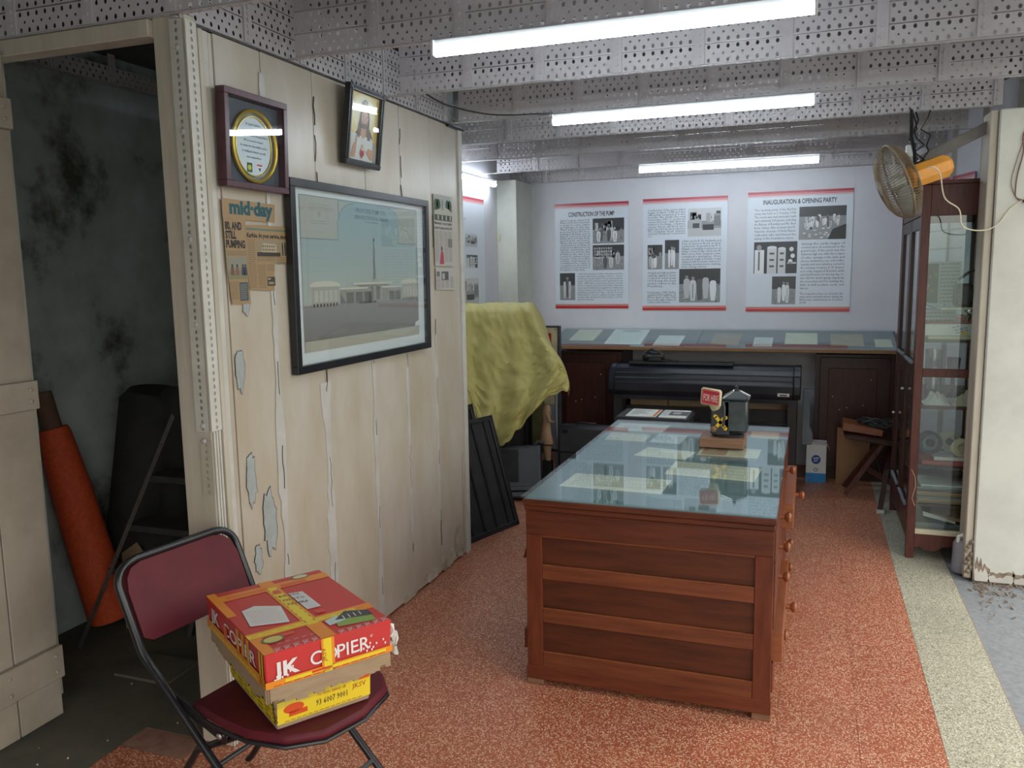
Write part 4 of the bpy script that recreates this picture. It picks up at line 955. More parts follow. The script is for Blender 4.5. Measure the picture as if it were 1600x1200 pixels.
b.build('yellow_cross', 'yellow_paint', mt, label='yellow painted cross')
MB().tube([(-.395, 3.985, .955), (-.42, 3.955, .950)], .020, 10).build('flag_hub', 'sign_cream', mt, smooth=True)
fM = frameM((-.480, 3.938, .965), (.97, -.16, -.12), (.06, .06, 1))
r3 = Vector((fM[0][0], fM[1][0], fM[2][0])); 
b = MB().box(0, .098, 0, .082, -.024, 0); b.v = [tuple(fM @ Vector(v)) for v in b.v]; fg = b.build('flag', 'sign_cream', mt, bevel=.008, smooth=True)
p = PR(.098, .082, .0); fM2 = fM @ Matrix.Translation((0, 0, .0008))
p.part('flag_face', 'red plate lettered FOR HIRE'); p.poly([(.006, .012), (.012, .006), (.086, .006), (.092, .012), (.092, .070), (.086, .076), (.012, .076), (.006, .070)], (.36, .02, .03), 1)
p.text('FOR HIRE', .015, .022, .046, (.66, .45, .42), 3, .0006, fit=.068)
for a_, c_ in (((.010, .010), (.088, .010)), ((.088, .010), (.088, .072)), ((.088, .072), (.010, .072)), ((.010, .072), (.010, .010))): p.line(a_, c_, .0015, (.6, .35, .3), 3)
p.build(mt, fM2, 'print_gloss')

# ================================================================== SLOPED WALL COUNTER
SLP = .2
def cz(y): return 1.0 + (y - 6.45) * SLP
ct = T('display_counter', 'long sloping glass-covered display shelf under the posters', 'counter', (-.65, 6.72, .9))
def slab(x0, x1, ya, yb, dz0, dz1):
    return MB().add([(x0, ya, cz(ya)+dz0), (x1, ya, cz(ya)+dz0), (x1, yb, cz(yb)+dz0), (x0, yb, cz(yb)+dz0), (x0, ya, cz(ya)+dz1), (x1, ya, cz(ya)+dz1), (x1, yb, cz(yb)+dz1), (x0, yb, cz(yb)+dz1)],
                    [(0,3,2,1),(4,5,6,7),(0,1,5,4),(1,2,6,5),(2,3,7,6),(3,0,4,7)])
slab(-2.02, .62, 6.47, 6.99, -.028, -.008).build('bed', 'display_bed', ct)
MB().box(-2.02, .60, 6.445, 6.47, .974, 1.0).build('front_edge', 'tan_board', ct, bevel=.003)
slab(-2.02, -.826, 6.45, 6.985, 0, .004).build('glass_pane', 'desk_glass', ct); slab(-.820, .60, 6.45, 6.985, 0, .004).build('glass_pane', 'desk_glass', ct)
slab(-2.02, .60, 6.62, 6.66, -.0078, -.007).build('batten_line', 'grey_plastic', ct)
def csheet(name, label, x0, x1, ya, yb, sk, m, kind):
    t = T(name, label, 'paper', ((x0+x1)/2, (ya+yb)/2, cz((ya+yb)/2)))
    P = [(x0, ya), (x1, ya), (x1 + sk, yb), (x0 + sk, yb)]
    b = MB().add([(x, y, cz(y) - .007) for x, y in P] + [(x, y, cz(y) - .0055) for x, y in P], [(0,3,2,1),(4,5,6,7),(0,1,5,4),(1,2,6,5),(2,3,7,6),(3,0,4,7)])
    b.build('sheet', m, t)
    W, H = x1 - x0, (yb - ya) * 1.02; p = PR(W, H, .0); p.part('handwriting' if kind == 'hand' else 'printed_text'); rg = random.Random(int(x0*100)); n = 9
    if kind != 'blank':
        for i in range(n):
            x = W*.1
            while x < W*.85: l = rg.uniform(.008, .025); p.rect(x, H*(.85 - i*.09), min(l, W*.9-x), .005, (.34, .34, .32) if kind == 'hand' else (.15, .16, .18), 1); x += l + .006
        if kind == 'title': p.ell(W*.5, H*.88, W*.30, H*.05, (.25, .27, .27), 2)
    p.build(t, frameM((x0, ya, cz(ya) - .0053), (1, 0, 0), (0, 1, SLP)))
csheet('old_letter', 'cream letter at the left end of the sloping shelf', -1.89, -1.68, 6.63, 6.96, .005, 'paper_cream', 'hand')
csheet('old_certificate', 'widest grey-white certificate with an arched heading on the sloping shelf', -1.57, -1.27, 6.54, 6.97, 0, 'paper', 'title')
csheet('old_note', 'small white typed note just left of the shelf glass joint', -1.17, -.96, 6.515, 6.80, .01, 'paper', 'hand')
csheet('pink_paper', 'pinkish paper just right of the shelf glass joint', -.73, -.515, 6.555, 6.875, .01, 'kraft', 'hand')
csheet('small_paper', 'smallest white paper, between the pinkish and the blank cream papers', -.405, -.265, 6.53, 6.775, 0, 'paper', 'hand')
csheet('blank_paper', 'broad faded cream paper above the right pedestal gap, third from the right on the shelf', -.175, .06, 6.60, 6.91, 0, 'paper_cream', 'blank')
csheet('stained_paper', 'speckled tan paper, second from the right on the shelf', .155, .385, 6.565, 6.885, 0, 'paper_old', 'blank')
csheet('end_paper', 'cream paper cut off by the cabinet post at the right end of the shelf', .46, .575, 6.555, 6.755, 0, 'paper_cream', 'blank')
def pedestal(x0, x1, y, z1, label, knob):
    t = T('pedestal_cabinet', label, 'cabinet', ((x0+x1)/2, 6.75, 0))
    MB().box(x0, x1, y + .02, 6.98, .02, z1).build('body', 'dark_wood', t)
    MB().box(x0 + .03, x1 - .03, y, y + .018, .09, z1 - .02).build('door', 'dark_wood', t, bevel=.003)
    MB().box(x0 + .09, x1 - .12, y - .008, y, .16, z1 - .10).build('door_panel', 'ped_wood', t, bevel=.003)
    MB().box(x0 - .005, x1 + .005, y + .01, 6.97, 0, .05).build('plinth', 'dark_wood', t)
    b = MB()
    rg = random.Random(4)
    for i in range(5): b.box(*(lambda x, z: (x, x + .006, y - .011, y - .008, z, z + .008))(rg.uniform(x0+.1, x1-.14), rg.uniform(.5, z1-.12)))
    if knob: b.build('peeling_spot', 'trim_white', t)
pedestal(-1.97, -1.42, 6.50, .950, 'dark brown pedestal cabinet under the left of the sloping shelf', True)
pedestal(.055, .60, 6.58, .950, 'dark brown pedestal cabinet under the right of the sloping shelf', True)

# ================================================================== LARGE-FORMAT PLOTTER
pl = T('plotter', 'wide blue-black plotter on legs under the sloping shelf', 'plotter', (-.73, 6.25, 0))
MX = lambda: Matrix(((0,0,1,0),(1,0,0,0),(0,1,0,0),(0,0,0,1)))
sec = [(6.12, .665), (6.10, .70), (6.10, .765), (6.13, .83), (6.18, .865), (6.24, .885), (6.40, .885), (6.42, .86), (6.42, .665)]
MB().prism(sec, -1.385, -.095, MX()).build('body', 'blue_black', pl, bevel=.004)
sec2 = [(a - (.008 if a < 6.3 else 0), c_ + .004) for a, c_ in sec]
MB().prism(sec2, -.095, -.045, MX()).build('end_cover', 'blue_black', pl, bevel=.006); MB().prism(sec2, -1.43, -1.385, MX()).build('end_cover', 'blue_black', pl, bevel=.006)
MB().bar((-1.38, 6.108, .800), (-.10, 6.108, .800), .006, .012).build('front_groove', 'grey_plastic', pl)
MB().bar((-1.38, 6.125, .835), (-.10, 6.125, .835), .006, .006).build('lid_edge', 'grey_plastic', pl)
MB().box(-1.30, -.52, 6.22, 6.36, .887, .905).build('roll_cover', 'black', pl, bevel=.003)
MB().box(-.20, -.12, 6.088, 6.102, .693, .715).build('control_label', 'white_plastic', pl, bevel=.001); MB().box(-.185, -.135, 6.086, 6.089, .698, .707).build('label_strip', 'black', pl)
MB().box(-1.33, -.10, 6.30, 6.34, .46, .555).build('lower_beam', 'black', pl); MB().box(-1.33, -.10, 6.12, 6.16, .635, .665).build('output_bar', 'blue_black', pl)
for k in range(4): MB().box(-1.31 + .30*k, -1.02 + .30*k, 6.36, 6.37, .553, .645).build('rear_slat', 'tan_board' if False else 'kraft', pl)
for x in (-1.37, -.10):
    MB().box(x - .035, x + .035, 6.16, 6.34, .05, .665).build('leg', 'black', pl, bevel=.005); MB().box(x - .04, x + .04, 6.0, 6.42, 0.0, .055).build('foot', 'black', pl, bevel=.008)
MB().box(-1.33, -.13, 6.24, 6.26, .06, .46).build('cloth_bin', 'black_matt', pl)
pk = MB().prism([(-.03, .70), (.045, .70), (.045, .665), (.035, .645), (.022, .63), (.022, .42), (.035, .40), (.045, .375), (.045, .30), (.035, .285), (-.03, .285)], 6.43, 6.50, Matrix(((1,0,0,0),(0,0,1,0),(0,1,0,0),(0,0,0,1)))).build('side_bracket_panel', 'grey_board', bevel=.004)
tag(pk, 'grey curved side panel leaning between plotter and right pedestal', 'panel')
# black telephone-like device on the plotter
dv = T('video_camera', 'black video camera lying on the left of the plotter lid', 'camera', (-1.13, 6.29, .905))
MB().lathe([(.030, 0), (.036, .01), (.036, .05), (.028, .07), (.030, .14), (.026, .16)], 14, Matrix.Translation((-1.20, 6.29, .944)) @ Matrix.Rotation(PI/2, 4, 'Y')).build('barrel', 'black', dv, smooth=True)
MB().box(-1.16, -1.05, 6.26, 6.32, .9055, .955).build('body', 'black', dv, bevel=.008)
MB().tube([(-1.17, 6.27, .975), (-1.13, 6.27, 1.0), (-1.08, 6.27, .985), (-1.05, 6.28, .955)], .008, 8).build('handle', 'black', dv, smooth=True)
MB().tube([(-1.05, 6.28, .925), (-1.0, 6.28, .918), (-.96, 6.27, .914), (-.93, 6.26, .913)], .006, 6).build('strap', 'black_matt', dv, smooth=True)

# black flatbed unit with two leaflets, on a low stand
sc = T('flatbed_scanner', 'low black flatbed unit between desk and plotter', 'scanner', (-.89, 5.2, 0))
MB().box(-1.14, -.68, 5.02, 5.36, .655, .690).build('lid', 'black', sc, bevel=.012); MB().box(-1.13, -.69, 5.03, 5.35, .60, .652).build('base', 'black_matt', sc, bevel=.006)
for x in (-1.10, -.73):
    for y in (5.07, 5.31): MB().box(x - .02, x + .02, y - .02, y + .02, 0, .60).build('leg', 'black', sc)
def leaflet(label, x0, x1, seed):
    t = T('leaflet', label, 'leaflet', ((x0+x1)/2, 5.19, .690)); MB().box(x0, x1, 5.06, 5.32, .6905, .696).build('pages', 'paper', t, bevel=.001)
    p = PR(x1 - x0, .26, .0); rg = random.Random(seed); p.part('cover_print')
    if seed == 1:
        for i in range(10): p.rect(.02, .22 - i*.02, rg.uniform(.05, x1-x0-.06), .006, (.2, .2, .2), 1)
        p.rect(x1 - x0 - .02, 0, .014, .26, (.75, .15, .02), 1)
    else:
        p.rect(.05, .06, .12, .15, (.12, .12, .12), 1); p.rect(.07, .10, .05, .08, (.45, .42, .4), 2)
        for i in range(8): p.rect(.005, .22 - i*.025, .04, .006, (.2, .2, .2), 1)
    p.build(t, frameM((x0, 5.06, .6965), (1, 0, 0), (0, 1, 0)))
leaflet('white leaflet with an orange edge lying on the black flatbed', -1.075, -.885, 1)
leaflet('grey leaflet with a dark photograph lying on the black flatbed', -.868, -.70, 2)

# ================================================================== THINGS BY THE RIGHT PEDESTAL
bx = T('tissue_carton', 'white carton with blue base stripe and round blue logo by the wall', 'box', (.075, 6.47, 0))
MB().box(.005, .147, 6.44, 6.54, 0, .285).build('body', 'white_plastic', bx, bevel=.002)
b = MB(); b.add([(.005, 6.44, .285), (.147, 6.44, .285), (.155, 6.43, .302), (.0, 6.43, .31)], [(0,1,2,3)]); b.add([(.005, 6.54, .285), (.147, 6.54, .285), (.15, 6.56, .30), (.0, 6.555, .305)], [(0,1,2,3)])
b.add([(.147, 6.44, .285), (.147, 6.54, .285), (.17, 6.55, .25), (.17, 6.43, .25)], [(0,1,2,3)]); b.build('flap', 'white_plastic', bx)
p = PR(.142, .285, .0); p.part('printing')
p.rect(.001, .001, .14, .07, (.01, .22, .55), 1); p.ell(.07, .175, .033, .035, (.01, .06, .22), 1, 24); p.text('ambi', .07, .180, .020, (.7, .75, .8), 3, .0006, 'CENTER'); p.text('pur', .07, .163, .018, (.7, .75, .8), 3, .0006, 'CENTER')
p.ell(.07, .098, .015, .014, (.03, .05, .12), 1, 16); p.ell(.07, .098, .010, .009, (.65, .7, .72), 3, 16); p.ell(.03, .034, .013, .013, (.01, .08, .3), 2, 16); p.text('pur', .03, .031, .012, (.7, .75, .8), 4, .0003, 'CENTER')
p.build(bx, frameM((.005, 6.4396, 0), (1, 0, 0), (0, 0, 1)), 'print_gloss')
tb = MB().prism([(.215, 0), (.285, 0), (.44, .22), (.44, .40), (.215, .425)], 6.43, 6.455, Matrix(((1,0,0,0),(0,0,1,0),(0,1,0,0),(0,0,0,1)))).build('plywood_board', 'tan_board', bevel=.002)
tag(tb, 'tan plywood board standing against the right pedestal', 'board')
st = T('folding_trestle', 'dark slant-legged trestle table under black cables', 'table', (.45, 6.2, 0))
b = MB().prism([(.245, .452), (.26, .425), (.56, .385), (.60, .385), (.60, .415), (.30, .452)], 6.02, 6.34, Matrix(((1,0,0,0),(0,0,1,0),(0,1,0,0),(0,0,0,1)))); b.build('top', 'dark_wood', st, bevel=.004)
MB().bar((.27, 6.30, .02), (.50, 6.22, .39), .035, .02, up=(0, 1, 0)).build('leg', 'cab_wood', st); MB().bar((.27, 6.08, .02), (.50, 6.10, .39), .03, .02, up=(0, 1, 0)).build('leg', 'cab_wood', st)
MB().bar((.42, 6.2, .18), (.60, 6.12, .09), .035, .02, up=(0, 1, 0)).build('brace', 'cab_wood', st); MB().bar((.56, 6.2, .38), (.47, 5.74, .01), .03, .03).build('stay', 'dark_wood', st)
MB().box(.445, .495, 5.70, 5.735, 0, .022).build('foot_cap', 'trim_white', st, bevel=.004)
ob = MB().prism([(0, 0), (.26, 0), (.26, .045), (0, .06)], -.11, .11, Matrix.Translation((.235, 6.2, .468)) @ Matrix.Rotation(.12, 4, 'Y') @ Matrix(((1,0,0,0),(0,0,1,0),(0,1,0,0),(0,0,0,1)))).build('orange_box', 'desk_wood_light', bevel=.004)
tag(ob, 'flat orange box lying on the slant-legged trestle', 'box')
rg = random.Random(5); b = MB()
for s_ in range(6):
    pts = [(.47 + .12*math.cos(a*1.3 + s_) + rg.uniform(-.02, .02), 6.17 + .07*math.sin(a + s_), .475 + .045*abs(math.sin(a*2 + s_)) + .006*s_) for a in [k*.45 for k in range(16)]]
    b.tube(pts, .006, 6)
b.tube([(.44, 6.06, .42), (.455, 6.04, .30), (.50, 6.03, .16), (.52, 6.02, .08)], .003, 6)
tag(b.build('cable_tangle', 'black', smooth=True), 'tangle of black cables heaped on the trestle', 'cable')

# ================================================================== CLOTH-COVERED MACHINE IN THE ALCOVE
CC = [[(-2.791, 6.2, 1.335), (-2.589, 5.75, 1.355), (-2.548, 5.62, 1.112), (-2.498, 5.52, 0.932), (-2.451, 5.44, 0.801), (-2.385, 5.38, 0.578), (-2.312, 5.35, 0.40)],
[(-2.638, 6.2, 1.335), (-2.457, 5.75, 1.35), (-2.423, 5.62, 1.114), (-2.375, 5.52, 0.935), (-2.32, 5.44, 0.782), (-2.245, 5.38, 0.584), (-2.18, 5.35, 0.305)],
[(-2.498, 6.2, 1.335), (-2.317, 5.75, 1.349), (-2.255, 5.62, 1.116), (-2.196, 5.52, 0.845), (-2.144, 5.44, 0.625), (-2.11, 5.38, 0.451), (-2.066, 5.35, 0.367)],
[(-2.343, 6.2, 1.34), (-2.173, 5.75, 1.354), (-2.089, 5.62, 1.118), (-1.997, 5.52, 0.897), (-1.933, 5.44, 0.726), (-1.924, 5.38, 0.576), (-1.93, 5.35, 0.467)],
[(-2.191, 6.2, 1.339), (-2.032, 5.75, 1.354), (-1.921, 5.62, 1.143), (-1.813, 5.52, 0.97), (-1.741, 5.44, 0.868), (-1.733, 5.38, 0.778), (-1.761, 5.35, 0.669)],
[(-2.062, 6.2, 1.339), (-1.913, 5.75, 1.353), (-1.809, 5.62, 1.167), (-1.699, 5.52, 1.063), (-1.615, 5.44, 0.987), (-1.557, 5.38, 0.881), (-1.544, 5.35, 0.81)]]
CC = [[(max(-2.46, x) if i == 0 else x, y, z) for x, y, z in c] for i, c in enumerate(CC)]
# right-hand side falls back round the machine
CC.append([(-2.05, 6.25, 1.30), (-1.90, 5.95, 1.25), (-1.80, 5.85, 1.05), (-1.72, 5.78, .95), (-1.66, 5.70, .88), (-1.62, 5.62, .80), (-1.60, 5.58, .72)])
CC = [[Vector(p) for p in c] for c in CC]
def cat(p, t):
    n = len(p) - 1; i = min(int(t), n - 1); f = t - i
    a, b_, c, d_ = p[max(i-1, 0)], p[i], p[i+1], p[min(i+2, n)]
    return .5 * ((2*b_) + (c - a) * f + (2*a - 5*b_ + 4*c - d_) * f*f + (3*b_ - a - 3*c + d_) * f**3)
NU, NV = 72, 84
from mathutils import noise
b = MB(); vs = []
for i in range(NU + 1):
    for j in range(NV + 1):
        t = j / NV * 6; rowp = [cat(c, t) for c in CC]; u = i / NU * 6; P = cat(rowp, u)
        amp = .006 + .030 * min(1, max(0, t - 1) / 3)
        cr_ = max(0, 1 - abs(noise.noise((u * 1.1 + t * 1.3, t * .9 - u * .8, 31))) * 9) * .010 * min(1, t) + max(0, 1 - abs(noise.noise((u * 2.3 - t * .8, t * 1.9 + u * .6, 47))) * 8) * .006
        fold = cr_ + math.sin(u * 5.2 + t * 1.1 + 1.3 * noise.noise((u * .7, t * .4, 2))) * amp * .65 + abs(noise.noise((u * 1.6 + t * .6, t * 1.1 - u * .5, 5))) * amp * 1.3 + noise.noise((u * 4, t * 4, 3)) * .006 + abs(noise.noise((u * 3 - t * 1.5, t * 2.2, 9))) * .012
        hem = noise.noise((u * 3.1, 0, 7)) * .035 * max(0, t - 5)
        vs.append((max(-2.47, P.x + fold * .35), P.y - fold, P.z + hem + (fold * .5 if t < 1 else 0)))
fs = [(i*(NV+1)+j, (i+1)*(NV+1)+j, (i+1)*(NV+1)+j+1, i*(NV+1)+j+1) for i in range(NU) for j in range(NV)]
cl = MB().add(vs, fs).build('dust_cloth', 'cloth', smooth=True)
sm = cl.modifiers.new('thickness', 'SOLIDIFY'); sm.thickness = .003
tag(cl, 'crumpled yellow dust cloth draped over the machine in the alcove', 'cloth')
mc = T('covered_machine', 'dark boxy machine hidden under the yellow dust cloth', 'machine', (-2.2, 6.0, 0))
MB().box(-2.47, -2.10, 5.80, 6.3, .1, 1.31).build('body', 'black_matt', mc, bevel=.01); MB().box(-2.42, -2.08, 5.62, 5.80, .62, .80).build('shelf', 'black_matt', mc, bevel=.01)
for x in (-2.40, -2.10): MB().box(x - .02, x + .02, 5.64, 5.70, 0, .62).build('leg', 'black_matt', mc)
MB().bar((-2.47, 5.66, .62), (-2.30, 5.60, .615), .012, .012).build('rod', 'grey_plastic', mc)

sg = T('striped_sign', 'cream framed sign board with red upright stripes behind the cloth', 'sign', (-1.93, 6.2, .9))
MB().box(-2.04, -1.842, 6.21, 6.235, .55, 1.165).build('board', 'sign_cream', sg, bevel=.003)
for x in (-1.850,): MB().box(x - .010, x + .010, 6.20, 6.24, .20, 1.172).build('frame_side', 'grey_plastic', sg, bevel=.002)
MB().box(-2.04, -1.84, 6.20, 6.24, 1.165, 1.178).build('frame_top', 'grey_plastic', sg, bevel=.002)
for x in (-2.01, -1.93): MB().box(x - .017, x + .017, 6.2065, 6.21, .90, 1.12).build('red_stripe', 'sign_red', sg)
MB().box(-1.985, -1.955, 6.2065, 6.21, 1.02, 1.11).build('grey_figure', 'grey_board', sg); MB().box(-1.985, -1.955, 6.2062, 6.2065, 1.05, 1.058).build('white_band', 'trim_white', sg)
for x in (-1.99, -1.88): MB().lathe([(.005, 0), (.005, .003)], 8, Matrix.Translation((x, 6.21, 1.148)) @ Matrix.Rotation(PI/2, 4, 'X')).build('screw', 'black', sg)
ps = T('display_stand', 'thin pale upright stand behind the carved figure', 'stand', (-1.85, 6.1, 0))
MB().tube([(-1.845, 6.1, .0), (-1.845, 6.1, .80)], .012, 8).build('pole', 'grey_board', ps, smooth=True); MB().box(-1.99, -1.78, 6.08, 6.12, .20, .215).build('crossbar', 'black', ps); MB().box(-1.89, -1.80, 6.0, 6.22, 0, .02).build('foot', 'black', ps)
MB().box(-2.04, -1.94, 6.09, 6.11, .215, .72).build('olive_panel', 'olive', ps)
# carved wooden figure
fgm = T('carved_figure', 'light brown carved wooden figure standing by the pale upright', 'figure', (-1.86, 5.9, .0))
prof = [(.0, .16), (.018, .165), (.022, .20), (.034, .285), (.036, .292), (.050, .298), (.052, .31), (.040, .37), (.030, .44), (.026, .49), (.032, .52), (.030, .56), (.026, .585), (.012, .60), (.0, .602)]
b = MB(); k = 16; b.v = []
for r_, z in prof:
    for j in range(k): a = 2*PI*j/k; b.v.append((-1.855 + r_ * 1.1 * math.cos(a) - .01*math.sin((z-.2)*7), 5.9 + r_ * .7 * math.sin(a), z))
b.f = [(i*k+j, i*k+(j+1) % k, (i+1)*k+(j+1) % k, (i+1)*k+j) for i in range(len(prof)-1) for j in range(k)]
b.build('body', 'flesh_wood', fgm, smooth=True)
MB().tube([(-1.85, 5.88, .53), (-1.825, 5.86, .48), (-1.80, 5.86, .475), (-1.785, 5.86, .487)], [.013, .012, .010, .005], 8).build('arm', 'flesh_wood', fgm, smooth=True)
MB().tube([(-1.862 + .046*math.cos(a), 5.9 + .030*math.sin(a), .292) for a in [2*PI*i/16 for i in range(16)]], .004, 6, True).build('belt', 'black', fgm)
MB().box(-1.89, -1.82, 5.87, 5.93, 0, .17).build('plinth', 'black_matt', fgm)
sc_ = T('suitcase', 'dark grey hard suitcase standing behind the desk', 'suitcase', (-1.58, 6.0, 0))
MB().box(-1.76, -1.33, 5.84, 5.97, .02, .455).build('shell', 'grey_plastic', sc_, bevel=.022, smooth=True)
MB().tube([(-1.62, 5.90, .455), (-1.62, 5.90, .472), (-1.48, 5.90, .472), (-1.48, 5.90, .455)], .007, 8).build('handle', 'black', sc_, smooth=True)
for x in (-1.70, -1.38): MB().box(x - .02, x + .02, 5.834, 5.84, .40, .43).build('latch', 'black', sc_)
MB().box(-1.762, -1.328, 5.836, 5.841, .25, .262).build('seam', 'black', sc_)

# leaning black frames and old monitor
def leaning(name, label, cat_, c, w_, h_, rz, lean, m='black', bars=0, back=True, group=None):
    t = T(name, label, cat_, c, rot=(-lean, 0, rz), group=group)
    MB().box(-w_/2, -w_/2 + .03, -.012, .012, 0, h_).build('side_bar', m, t, local=True, bevel=.002); MB().box(w_/2 - .03, w_/2, -.012, .012, 0, h_).build('side_bar', m, t, local=True, bevel=.002)
    MB().box(-w_/2, w_/2, -.012, .012, 0, .03).build('end_bar', m, t, local=True, bevel=.002); MB().box(-w_/2, w_/2, -.012, .012, h_ - .03, h_).build('end_bar', m, t, local=True, bevel=.002)
    for k in range(bars): MB().box(-w_/2 + .03 + (k+.5) * (w_-.06)/bars - .008, -w_/2 + .03 + (k+.5) * (w_-.06)/bars + .008, -.006, .006, .03, h_ - .03).build('slat', m, t, local=True)
    if back: MB().box(-w_/2 + .02, w_/2 - .02, .004, .010, .02, h_ - .02).build('backing', 'black_matt', t, local=True)
    return t
leaning('leaning_frame', 'black metal frame leaning behind the end of the partition, the nearest one', 'frame', (-1.80, 4.58, .0), .52, .72, math.radians(72), .30, 'black', 4, True)
leaning('leaning_frame', 'black framed panel leaning against the partition end behind the nearest frame', 'frame', (-1.93, 4.62, .0), .46, .78, math.radians(75), .25, 'black')
leaning('leaning_frame', 'black framed panel standing innermost against the alcove side of the partition', 'frame', (-2.05, 4.68, .0), .46, .70, math.radians(78), .22, 'grey_plastic')
b = MB().tube([(-1.93, 4.43, .03), (-1.78, 4.80, .03)], .028, 10); o = b.build('steel_tube', 'black', smooth=True); tag(o, 'thick black tube lying at the foot of the leaning frames', 'tube')
mn = T('old_monitor', 'tilted black flat monitor lying against the dark machine', 'monitor', (-1.93, 5.35, .0), rot=(-.5, 0, .35))
MB().box(-.20, .20, -.03, .03, .05, .40).build('casing', 'black', mn, local=True, bevel=.012); MB().box(-.17, .17, -.034, -.030, .09, .37).build('screen', 'grey_plastic', mn, local=True)
MB().box(-.17, .03, -.036, -.034, .12, .36).build('dark_label', 'black_matt', mn, local=True); MB().box(-.22, .22, -.06, .06, 0, .05).build('base', 'black', mn, local=True, bevel=.01)
MB().tube([(.15, 0, .40), (.17, 0, .43), (.22, 0, .42)], .012, 8).build('bracket', 'grey_plastic', mn, local=True)
bg = MB().box(-1.60, -1.36, 5.42, 5.75, 0, .14); o = bg.build('black_case', 'black_matt', bevel=.02); tag(o, 'low black case on the floor below the carved figure', 'case')

# ================================================================== FOLDING CHAIR AND CARTON
th = math.radians(-9); F_ = Vector((math.cos(th), math.sin(th), 0)); L_ = Vector((-F_.y, F_.x, 0)); O_ = Vector((-1.515, 1.885, 0))
ch = T('folding_chair', 'black tube folding chair with maroon vinyl seat and back', 'chair', tuple(O_))
def CP(s_, l_, z): return O_ + F_ * s_ + L_ * l_ + Vector((0, 0, z))
hw = .215
path = []
path += [CP(.40, -hw, .0), CP(.31, -hw, .09), CP(-.155, -hw, .53), CP(-.185, -hw, .56), CP(-.262, -hw, .735)]
for k in range(1, 6):
    a = PI/2 * k / 6; path.append(CP(-.262 - .02 * math.sin(a), -hw + .065 * (1 - math.cos(a)), .735 + .06 * math.sin(a)))
path.append(CP(-.284, -hw + .075, .797)); path.append(CP(-.284, hw - .075, .797))
for k in range(5, 0, -1):
    a = PI/2 * k / 6; path.append(CP(-.262 - .02 * math.sin(a), hw - .065 * (1 - math.cos(a)), .735 + .06 * math.sin(a)))
path += [CP(-.262, hw, .735), CP(-.185, hw, .56), CP(-.155, hw, .53), CP(.31, hw, .09), CP(.40, hw, .0)]
MB().tube(path, .0115, 12).build('back_frame', 'black_frame', ch, smooth=True)
# backrest pad
def lerp_back(z): return -.19 - .094 * (z - .57) / .225
b = MB(); rows = []
outl = [(-.195, .60), (-.195, .72), (-.185, .755), (-.165, .775), (-.13, .783), (.13, .783), (.165, .775), (.185, .755), (.195, .72), (.195, .60), (.17, .585), (-.17, .585)]
n = len(outl); b.v = [tuple(CP(lerp_back(z) + .010 + .012 * (1 - (l / .2) ** 2) * -1, l, z)) for l, z in outl] + [tuple(CP(lerp_back(z) - .012 + .012 * (1 - (l / .2) ** 2) * -1, l, z)) for l, z in outl]
b.f = [tuple(range(n)), tuple(reversed(range(n, 2*n)))] + [(i, (i+1) % n, n + (i+1) % n, n + i) for i in range(n)]
b.build('backrest', 'vinyl', ch, bevel=.004, smooth=True)
# seat, D-shaped front
so = [(-.03, -.19), (.10, -.215), (.22, -.225), (.33, -.20), (.40, -.13), (.425, 0), (.40, .13), (.33, .20), (.22, .225), (.10, .215), (-.03, .19)]
Msb = Matrix(((F_.x, L_.x, 0, O_.x), (F_.y, L_.y, 0, O_.y), (0, 0, 1, 0), (0, 0, 0, 1)))
ZS = .440
MB().prism(so, ZS - .028, ZS, Msb).build('seat', 'vinyl', ch, bevel=.009, smooth=True)
MB().tube([tuple(Msb @ Vector((x, y, ZS - .028))) for x, y in so], .006, 8, True).build('seat_rim', 'black_frame', ch, smooth=True)
for s_ in (-1, 1):
    MB().tube([CP(.16, s_ * .185, ZS - .045), CP(-.02, s_ * .185, .30), CP(-.22, s_ * .185, .02), CP(-.24, s_ * .185, 0)], .0105, 10).build('rear_leg', 'black_frame', ch, smooth=True)
    MB().bar(CP(-.10, s_ * .203, .455), CP(.12, s_ * .203, .375), .006, .030).build('hinge_arm', 'black_frame', ch, bevel=.002)
    MB().lathe([(.009, 0), (.009, .004), (.004, .007)], 10, Matrix.Translation(CP(.10, s_ * .208, .385)) @ Matrix.Rotation(PI/2 * (1 if s_ < 0 else -1), 4, 'X')).build('rivet', 'chrome', ch)
    MB().tube([CP(.392, s_*hw, .0), CP(.35, s_*hw, .05)], .016, 10).build('foot_cap', 'black_matt', ch, smooth=True)
MB().tube([CP(-.16, -.185, .11), CP(-.16, .185, .11)], .008, 8).build('rear_stretcher', 'black_frame', ch, smooth=True)
MB().tube([CP(.27, -hw, .13), CP(.27, hw, .13)], .008, 8).build('front_stretcher', 'black_frame', ch, smooth=True)

# carton: lower torn box, red lid
A_ = Vector((-1.232, 1.586, 0)); ux = Vector((.559, .829, 0)).normalized(); vy = Vector((-ux.y, ux.x, 0))
cc = A_ + ux * .175 + vy * .24
cb_ = T('taped_carton', 'taped paper carton with red lid standing on the folding chair', 'box', (cc.x, cc.y, ZS))
def K(a, c_, z): return A_ + ux * a + vy * c_ + Vector((0, 0, z))
def kbox(b, a0, a1, c0, c1, z0, z1, sh=0):
    return b.add([K(a0+sh, c0+sh, z0), K(a1-sh, c0+sh, z0), K(a1-sh, c1-sh, z0), K(a0+sh, c1-sh, z0), K(a0, c0, z1), K(a1, c0, z1), K(a1, c1, z1), K(a0, c1, z1)], [(0,3,2,1),(4,5,6,7),(0,1,5,4),(1,2,6,5),(2,3,7,6),(3,0,4,7)])
z0 = ZS + .002
kbox(MB(), .03, .315, .045, .43, z0, .605, .012).build('lower_box', 'cardboard', cb_, bevel=.004)
